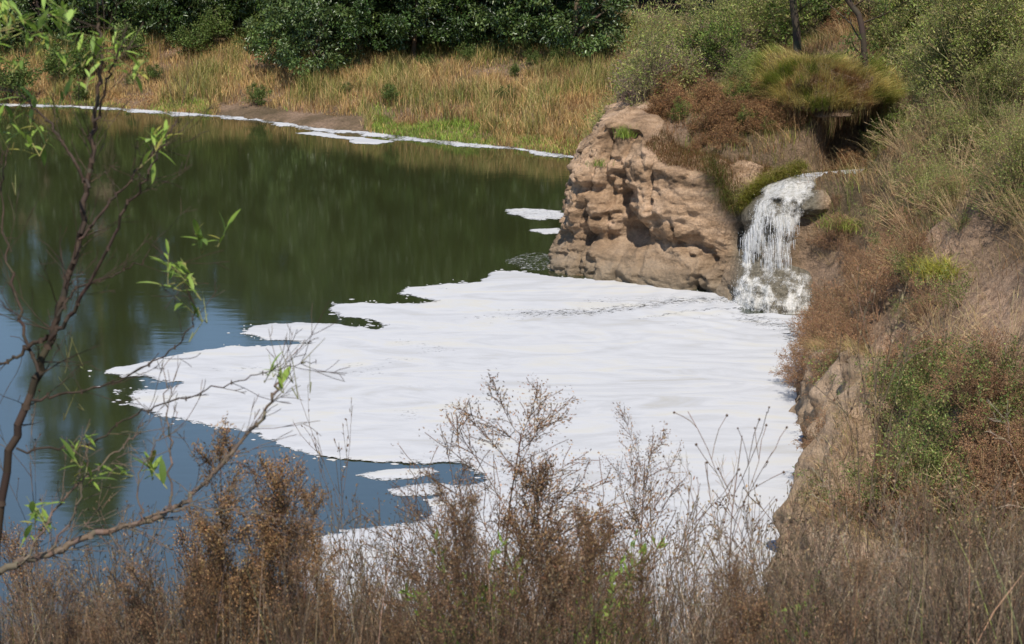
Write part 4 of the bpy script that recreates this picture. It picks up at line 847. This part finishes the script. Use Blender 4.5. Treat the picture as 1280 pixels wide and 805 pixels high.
tuft('yellow green grass tuft hanging left of the bare pink earth', (x, y, z), 600, .6, [(.34, .32, .06), (.25, .28, .05)], [1, 1], r=.25, lean=(.5, 1.8))
print('bank done')

# ------------------------------------------------------------------ foreground: dry weeds on the near bluff
BR1, BR2, BR3 = (.20, .115, .06), (.28, .17, .09), (.15, .10, .065)
def weed(seed, H_=1.0, kids=34, ang=.62, ratio=.42, per=4, cols=((.22, .13, .075), (.36, .24, .14), (.13, .085, .055)), bark=(.12, .075, .05), L=.0062):
    spec = [dict(n=14, kids=kids, start=.28, ang=ang, ratio=ratio, fall=.72, wan=.035, up=.02, rr=.45), dict(n=8, kids=11, start=.12, ang=.55, ratio=.36, fall=.5, wan=.09, up=.02, rr=.6, tip=True), dict(n=4, wan=.12, up=.0)]
    return plant('dry_weed', '', 'weed', 1, spec, H_, .0042, bark, dict(per=per, L=L, w=L * .38, sp=.8, jit=.007, cols=list(cols), mat=M_seed), seed=seed, spread=.06, leafname='seed_heads', base=.0, minr=.0007)
def stalky(seed):
    spec = [dict(n=12, kids=13, start=.2, ang=.45, ratio=.45, fall=.5, wan=.05, up=.02, rr=.6), dict(n=6, kids=4, start=.3, ang=.5, ratio=.4, wan=.1, up=.02), dict(n=3, wan=.14)]
    return plant('twiggy_weed', '', 'weed', 2, spec, 1.0, .0045, (.15, .115, .085), dict(per=1, L=.012, w=.006, sp=.8, jit=.003, cols=[(.16, .11, .07), (.28, .21, .14)], mat=M_seed), seed=seed, spread=.12, leafname='seed_heads', base=.02, minr=.0009)
def podded(seed):
    spec = [dict(n=12, kids=11, start=.35, ang=.5, ratio=.36, fall=.5, wan=.04, up=.02, rr=.6), dict(n=5, kids=3, start=.3, ang=.5, ratio=.45, wan=.1, up=.03), dict(n=3, wan=.14)]
    r = np.random.default_rng(seed); segs = []; tips = []
    grow(r, (0, 0, -.1), (0, 0, 1), 1.1, .004, 0, spec, segs, tips); t = thing('podded_weed', '', 'weed'); a = seg_arrays(segs); G = Geo(); G.tubes(a[0], a[1], np.maximum(a[2], .0008), np.maximum(a[3], .0008), cvar((.15, .10, .07), len(a[0]), .15), 4); obj('stems', G.mesh('stems'), M_twig, t, kind='stuff')
    tp = np.array([q for k, (q, _) in enumerate(tips) if k % 3 == 2]); G = Geo(); drops(G, tp, r.uniform(.002, .0045, len(tp))); G.C = [np.full_like(c, 1) * np.array([.10, .065, .045]) for c in G.C]
    obj('seed_pods', G.mesh('seed_pods'), M_seed, t, kind='stuff'); return t
def greenweed(seed):
    spec = [dict(n=10, kids=12, start=.2, ang=.6, ratio=.3, fall=.4, wan=.05, up=.03), dict(n=5, wan=.12, up=.05)]
    return plant('leafy_weed', '', 'weed', 3, spec, .8, .003, (.13, .16, .05), dict(per=3, L=.028, w=.009, sp=.6, jit=.004, cols=[(.15, .25, .035), (.22, .32, .06)], mat=M_soft), seed=seed, spread=.15, leafname='leaves', base=.02, minr=.001)
weeds = [weed(51), weed(52, kids=40, ang=.75, ratio=.5), weed(53, kids=26, ang=.5), weed(54, kids=44, ratio=.36, per=5, L=.007)]
dens_w = weed(55, kids=44, ratio=.22, ang=.6, per=5, L=.0065, cols=((.30, .18, .09), (.22, .135, .07), (.38, .25, .13)))
stalks = [stalky(61), stalky(62), stalky(63)]
pods = [podded(71), podded(72)]
gw = [greenweed(81), greenweed(82)]
tops = {}
def hero(pr, key, px, py, D_, lab, rz=0, tilt=(0, 0), wide=1.0, ph=1.0):
    """top of the plant seen at px,py, standing at distance D_"""
    x, y, zt = P(px, py, D_); g = HG(x, y) - .05; st = pr.children[0].data
    if st.name not in tops: cc = np.empty(len(st.vertices) * 3, np.float32); st.vertices.foreach_get('co', cc); tops[st.name] = float(cc[2::3].max())
    s = (zt - g) / tops[st.name]
    put(pr, key, x, y, rz, (s * wide, s * wide, s), lab, z=g, tilt=tilt)
hero(weeds[1], 'w1', 622, 470, 6.2, 'tallest feathery reddish brown weed in the middle, spreading over the foam', .4, wide=1.25)
hero(weeds[0], 'w0', 815, 492, 6.6, 'slim feathery brown weed standing alone right of the tallest one', 1.2, wide=.7)
hero(weeds[1], 'w1', 560, 540, 6.0, 'wide feathery tan weed leaning left of the tallest one', 2.4, (.0, -.12), wide=.8)
hero(weeds[3], 'w3', 690, 560, 6.1, 'bushy feathery weed just right of the tallest one', .9, (0, .1), wide=.8)
hero(dens_w, 'dw', 283, 495, 5.6, 'dense rusty brown weed spire in front of the blue water', 0, wide=.9)
hero(weeds[2], 'w2', 330, 560, 5.6, 'dark bushy weed just right of the rusty spire', 2, wide=.8)
hero(dens_w, 'dw', 262, 560, 5.5, 'shorter rusty weed leaning on the left of the dense spire', 2.2, (0, -.05), wide=.9)
hero(weeds[1], 'w1', 375, 595, 5.8, 'bushy dark brown weed below the left end of the foam', 3, wide=.8)
hero(dens_w, 'dw', 430, 600, 5.9, 'brown weed spire rising between blue water and foam', 4, wide=.8)
hero(pods[0], 'p0', 918, 482, 5.8, 'thin dark weed with round seed pods, its head over the foam at right', 0, wide=.9, ph=1.05)
hero(pods[1], 'p1', 40, 500, 5.2, 'thin weed with dark seed pods beside the sapling stem at far left', 0, wide=.7, ph=1.05)
hero(pods[1], 'p1', 880, 560, 5.6, 'shorter podded weed left of the tall podded one', 2, wide=.9, ph=1.05)
hero(stalks[0], 's0', 480, 490, 6.2, 'bare dark stalk leaning left over the small foam patches', 0, (0, -.12), wide=.6)
hero(stalks[1], 's1', 1085, 330, 7.6, 'tall bare reddish stalk crossing the right bank', 0, wide=.6)
hero(stalks[2], 's2', 900, 640, 5.6, 'leafless grey weed below the podded weeds', 1)
GWL = 'green leafy weed among the brown stems near the bottom'
for px, py, D_, lab in [(725, 640, 6.0, 'green leafy weed among the brown stems right of the tallest weed'), (650, 670, 5.8, 'green leafy weed at the foot of the tallest feathery weed'), (700, 720, 5.6, 'low green weed at the bottom, centre right'), (770, 690, 6.0, 'green weed at the foot of the slim feathery weed'), (610, 730, 5.5, 'low green weed at the bottom edge, centre'), (1000, 735, 5.8, 'faint green weed in the grey twigs at bottom right')]:
    hero(gw[px % 2], 'g%d' % (px % 2), px, py, D_, lab, px * .3, ph=.8)
pale = plant('bare_shrub', '', 'shrub', 6, spec_tw, .9, .006, (.36, .31, .25), None, seed=92, spread=1.1, minr=.0008)
for k, (px, py, D_, lab) in enumerate([(905, 655, 5.4, 'pale bare twiggy shrub left of the sandy bluff, at the bottom'), (985, 640, 6.2, 'pale leafless shrub in front of the foot of the sandy bluff'), (1045, 600, 6.6, 'pale grey bare shrub in front of the hole in the bluff'), (1110, 620, 5.6, 'large pale bare shrub at the bottom right, second from the bluff'), (1165, 570, 7.0, 'pale bare shrub below the leafy green plants at bottom right'), (1225, 600, 5.8, 'pale tangled bare shrub near the bottom right corner'), (1275, 560, 6.4, 'pale bare shrub cut by the right edge near the bottom'), (820, 700, 5.2, 'low pale bare shrub at the bottom, right of the green weeds'), (150, 715, 5.4, 'low pale bare shrub at the bottom left under the leaning branch')]):
    hero(pale, 'pale', px, py, D_, lab, k * 1.3, (0, 0), .7)
# the many look-alikes of the thicket
LW = 'dry brown feathery weed in the thicket along the bottom'; LS = 'bare grey twiggy weed in the thicket along the bottom'
r = np.random.default_rng(90)
topline = lambda px: np.interp(px, [-40, 60, 160, 240, 340, 420, 520, 640, 760, 860, 960, 1060, 1160, 1300], [690, 690, 685, 660, 640, 645, 655, 620, 640, 660, 655, 635, 600, 580])
for k in range(140):
    px = -60 + 1400 * (k + r.uniform(0, 1)) / 140; D_ = r.uniform(4.6, 7.6); py = topline(px) + r.uniform(-35, 120)
    pr = int(r.integers(0, 4)); grey = px > 850 and r.uniform() < .75 or r.uniform() < .4
    if grey: q = int(r.integers(0, 3)); hero(stalks[q], 's%d' % q, px, py, D_, LS, r.uniform(0, 6), (r.normal(0, .1), r.normal(0, .14)), r.uniform(.6, 1))
    else: hero(weeds[pr] if px > 480 else (dens_w if r.uniform() < .0 else weeds[pr]), ('w%d' % pr), px, py, D_, LW, r.uniform(0, 6), (r.normal(0, .08), r.normal(0, .1)), r.uniform(.5, .9))
for k in range(96):
    px = r.uniform(960, 1320) if k < 40 else r.uniform(-20, 940); q = int(r.integers(0, 3)); hero(stalks[q], 's%d' % q, px, r.uniform(575, 720) if px > 900 else r.uniform(600, 750), r.uniform(5.2, 8), LS, r.uniform(0, 6), (r.normal(0, .1), r.normal(0, .16)), r.uniform(.6, 1))
def zone(o):
    px_ = float(proj(o.location.x, o.location.y, 8.0)[0])
    return ['at the far left under the leaning branch', 'in front of the blue water, left of centre', 'in front of the near foam, at bottom centre', 'between the green weeds and the sandy bluff', 'at the bottom right below the bank'][int(np.searchsorted([200, 440, 760, 980], px_))]
for o in col.objects:
    if o.parent is None and o.get('label') in (LW, LS):
        br_ = o['label'] == LW; q = zone(o); o['label'] = ('dry brown feathery weed ' if br_ else 'bare grey twiggy weed ') + q; o['group'] = ('brown weeds ' if br_ else 'grey weeds ') + q
# the fine undergrowth between them
G = Geo(); n = 36000; px = r.uniform(-80, 1360, n); D_ = r.uniform(4.6, 9, n); X = (px - 640) / FPX * D_ * 1.05; Zg = H(X, D_)
pyt = topline(px) + r.uniform(5, 230, n) ** 1.0; hh = np.clip(CAMZ + (-SP + (402.5 - pyt) / FPX * CP) / (CP + (402.5 - pyt) / FPX * SP) * D_ - Zg, .15, 1.9)
cg = pick([(.27, .20, .14), (.20, .13, .08), (.34, .27, .19), (.14, .10, .07), (.15, .19, .05)], [3, 4, 1.3, 4, .7], n)
G.blades(np.stack([X, D_, Zg], 1), hh, r.uniform(.0015, .006, n), r.uniform(.05, .7, n), cvar(cg * r.choice([.18, .45, 1.2, 1.9], n, p=[.5, .32, .12, .06])[:, None], n, .25), 4)
obj('undergrowth', G.mesh('undergrowth'), M_grass, kind='stuff', label='dense dry brown undergrowth along the bottom edge', category='undergrowth')
print('weeds done')

# ------------------------------------------------------------------ the leafy sapling and the low branch at the left
def leaf_mesh(name, L, wd, c):
    V = []; F = []; ns = 5
    for k in range(ns + 1):
        t = k / ns; ww = wd * .5 * math.sin(math.pi * min(t * .95 + .05, 1)) ** .8 if k < ns else 0
        z = -.18 * L * t * t
        V += [(L * t, -ww, z + ww * .35), (L * t, 0, z), (L * t, ww, z + ww * .35)]
    for k in range(ns):
        a = k * 3; F += [(a, a + 3, a + 4, a + 1), (a + 1, a + 4, a + 5, a + 2)]
    return mesh(name, np.array(V), [np.array(F)], np.full((len(V), 3), 1.0) * c)
leafs = [leaf_mesh('leaf', .058, .0125, np.array(c)) for c in [(.20, .30, .045), (.27, .38, .07), (.14, .22, .04), (.36, .34, .07), (.30, .42, .10)]]
for m_ in leafs: m_.materials.append(M_soft)
def woody(name, label, lines, D0, r_, base_px, leafpts, bark=(.05, .036, .028), tw=24, tuftn=(9, 14)):
    b = np.array(P(*base_px, D0)); b[2] = HG(b[0], b[1]) - .05
    root = thing(name, label, 'sapling' if 'sapling' in name else 'shrub', tuple(b)); tips = []
    for ln, ra, dd, pname in lines:
        w_ = np.array([P(a_, c_, D0 + dd * k / max(1, len(ln) - 1)) for k, (a_, c_) in enumerate(ln)]) - b
        if pname == 'trunk': w_[0] = (0, 0, 0)
        n = len(w_); t = np.linspace(0, n - 1, (n - 1) * 7 + 1); Pn = np.stack([np.interp(t, np.arange(n), w_[:, q]) for q in range(3)], 1)
        ker = np.array([.15, .2, .3, .2, .15]); Ps = Pn.copy()
        for q in range(3): Ps[2:-2, q] = np.convolve(Pn[:, q], ker, 'valid')
        Ps[1:-1] += r_.normal(0, .004, Ps[1:-1].shape); m = len(Ps); rad = ra * (1 - .72 * np.linspace(0, 1, m))
        G = Geo(); G.tubes(Ps[:-1], Ps[1:], rad[:-1], rad[1:], cvar(bark, m - 1, .14), 8)
        kn = Ps[2::5]; G.tubes(kn - [0, 0, .006], kn + [0, 0, .006], rad[2::5] * 1.25, rad[2::5] * 1.1, np.array(bark) * 1.3, 8)
        obj(pname, G.mesh(pname), M_twig, root)
        segs = []; 
        for k in range(int(tw * ra / .012 * len(ln) / 5) + 2):
            q = int(r_.uniform(.2, 1) * (m - 1)); dv = Ps[min(q + 1, m - 1)] - Ps[max(q - 1, 0)]; dv /= np.linalg.norm(dv) + 1e-9
            dv = dv + r_.normal(0, .55, 3); grow(r_, Ps[q], dv / np.linalg.norm(dv), r_.uniform(.06, .22), max(.0010, rad[q] * .22), 0, [dict(n=6, kids=2, start=.3, ang=.6, ratio=.5, wan=.1, up=.03), dict(n=3, wan=.12)], segs, tips)
        a_ = seg_arrays(segs); G = Geo(); G.tubes(a_[0], a_[1], np.maximum(a_[2], .0009), np.maximum(a_[3], .0008), cvar(np.array(bark) * 1.1, len(a_[0]), .15), 4); obj('twigs', G.mesh('twigs'), M_twig, root, kind='stuff')
    cnt = 0
    for (px, py, rx, ry, n, dd) in leafpts:
        # each clump of leaves hangs on a few short shoots
        c = np.array(P(px, py, D0 + dd)) - b; sx = rx / FPX * D0; sy = ry / FPX * D0; segs = []
        for s_ in range(max(2, n // 4)):
            e = c + np.array([r_.normal(0, sx * .55), r_.normal(0, .05), r_.normal(0, sy * .55)]); dv = np.array([r_.normal(0, .5), r_.normal(0, .4), r_.uniform(.2, 1)]); dv /= np.linalg.norm(dv)
            Ls = r_.uniform(.06, .13); p0 = e - dv * Ls * .5; segs.append((c * .35 + p0 * .65, p0, .0016, .0014, 0)); segs.append((p0, p0 + dv * Ls, .0014, .0007, 0))
            for q in range(5):
                pt = p0 + dv * Ls * (q + 1) / 7; ld = dv * .7 + r_.normal(0, .65, 3); ld[2] += .15; ld /= np.linalg.norm(ld)
                if cnt >= 290: break
                lm = leafs[int(r_.choice(5, p=[.3, .3, .18, .07, .15]))]; o = obj('leaf', lm, None, root)
                quat = Vector(ld).to_track_quat('X', 'Z'); o.rotation_mode = 'QUATERNION'; o.rotation_quaternion = quat; o.location = pt; s = r_.uniform(.5, 1.25); o.scale = (s, s * r_.uniform(.8, 1.4), s); cnt += 1
        for q in range(0, len(segs), 2): a_ = seg_arrays(segs[q:q + 2]); G = Geo(); G.tubes(*a_, cvar((.20, .20, .08), 2, .1), 4); obj('shoot', G.mesh('shoot'), M_twig, root)
    return root
rr2 = np.random.default_rng(101)
lines = [([(-30, 820), (0, 600), (45, 475), (75, 385), (100, 300), (112, 220), (120, 150), (126, 80), (124, 20)], .0125, .25, 'trunk'),
         ([(62, 425), (95, 385), (150, 255 + 25), (182, 220), (208, 172)], .006, -.15, 'branch'),
         ([(98, 300), (140, 250), (170, 215), (215, 165), (222, 150)], .004, .1, 'branch'),
         ([(60, 420), (30, 440), (0, 455), (-30, 475)], .006, .1, 'branch'),
         ([(72, 395), (95, 360), (140, 345), (175, 325), (200, 318)], .0035, .1, 'branch'),
         ([(112, 235), (80, 180), (50, 140), (20, 115), (-10, 110)], .0045, .2, 'branch'),
         ([(118, 160), (135, 100), (150, 60), (160, 25)], .0035, -.2, 'branch'),
         ([(48, 465), (25, 400), (8, 320), (2, 240), (12, 180)], .005, .3, 'branch'),
         ([(40, 500), (100, 490), (160, 470), (215, 440), (245, 400), (235, 355)], .0035, -.1, 'branch'),
         ([(20, 560), (110, 560), (160, 520), (220, 500), (300, 475), (350, 460), (395, 452)], .003, -.1, 'branch')]
lp = [(65, 25, 60, 22, 55, .1), (115, 60, 45, 30, 55, .2), (20, 60, 25, 30, 14, .1), (25, 150, 30, 25, 35, .1), (60, 115, 40, 20, 14, .2), (195, 175, 20, 22, 21, .0), (150, 100, 20, 25, 14, -.1), (235, 350, 26, 28, 28, -.1), (262, 305, 18, 22, 14, -.1), (250, 395, 14, 25, 10, -.1), (90, 450, 16, 22, 14, .2), (350, 458, 25, 14, 14, -.1), (392, 452, 12, 12, 7, -.1), (80, 500, 12, 14, 7, .1), (8, 200, 10, 30, 7, .1)]
woody('leafy_sapling', 'thin willow-like sapling with narrow bright green leaves on dark stems at the left edge', lines, 5.0, rr2, (-30, 820), lp)
lines2 = [([(-120, 830), (-40, 735), (0, 712), (60, 692), (120, 668), (180, 652), (215, 637), (245, 618), (275, 580), (330, 520), (352, 475)], .0115, .3, 'trunk'),
          ([(150, 660), (200, 640), (240, 633), (300, 640), (350, 648)], .004, .1, 'branch'),
          ([(30, 700), (60, 650), (100, 605), (150, 560), (185, 525)], .004, .2, 'branch'),
          ([(60, 690), (95, 640), (110, 575), (100, 545)], .003, .1, 'branch'),
          ([(215, 637), (212, 560), (207, 500), (205, 450)], .003, .1, 'branch'),
          ([(180, 652), (170, 600), (195, 550), (215, 525)], .0025, .1, 'branch')]
lp2 = [(120, 610, 14, 10, 8, .1), (40, 655, 16, 12, 7, .1), (55, 640, 10, 14, 7, .1), (110, 570, 14, 12, 7, .1), (195, 590, 12, 12, 7, .1), (330, 470, 16, 14, 7, .2)]
woody('leaning_shrub', 'half bare shrub whose rough grey branch leans right across the lower left corner', lines2, 4.8, rr2, (-120, 830), lp2, bark=(.13, .10, .08))
for o in list(col.objects):
    if o.type == 'EMPTY' and o.parent is None and not o.get('label'):
        for c in list(o.children): bpy.data.objects.remove(c)
        bpy.data.objects.remove(o)
print('objects', len(col.objects))
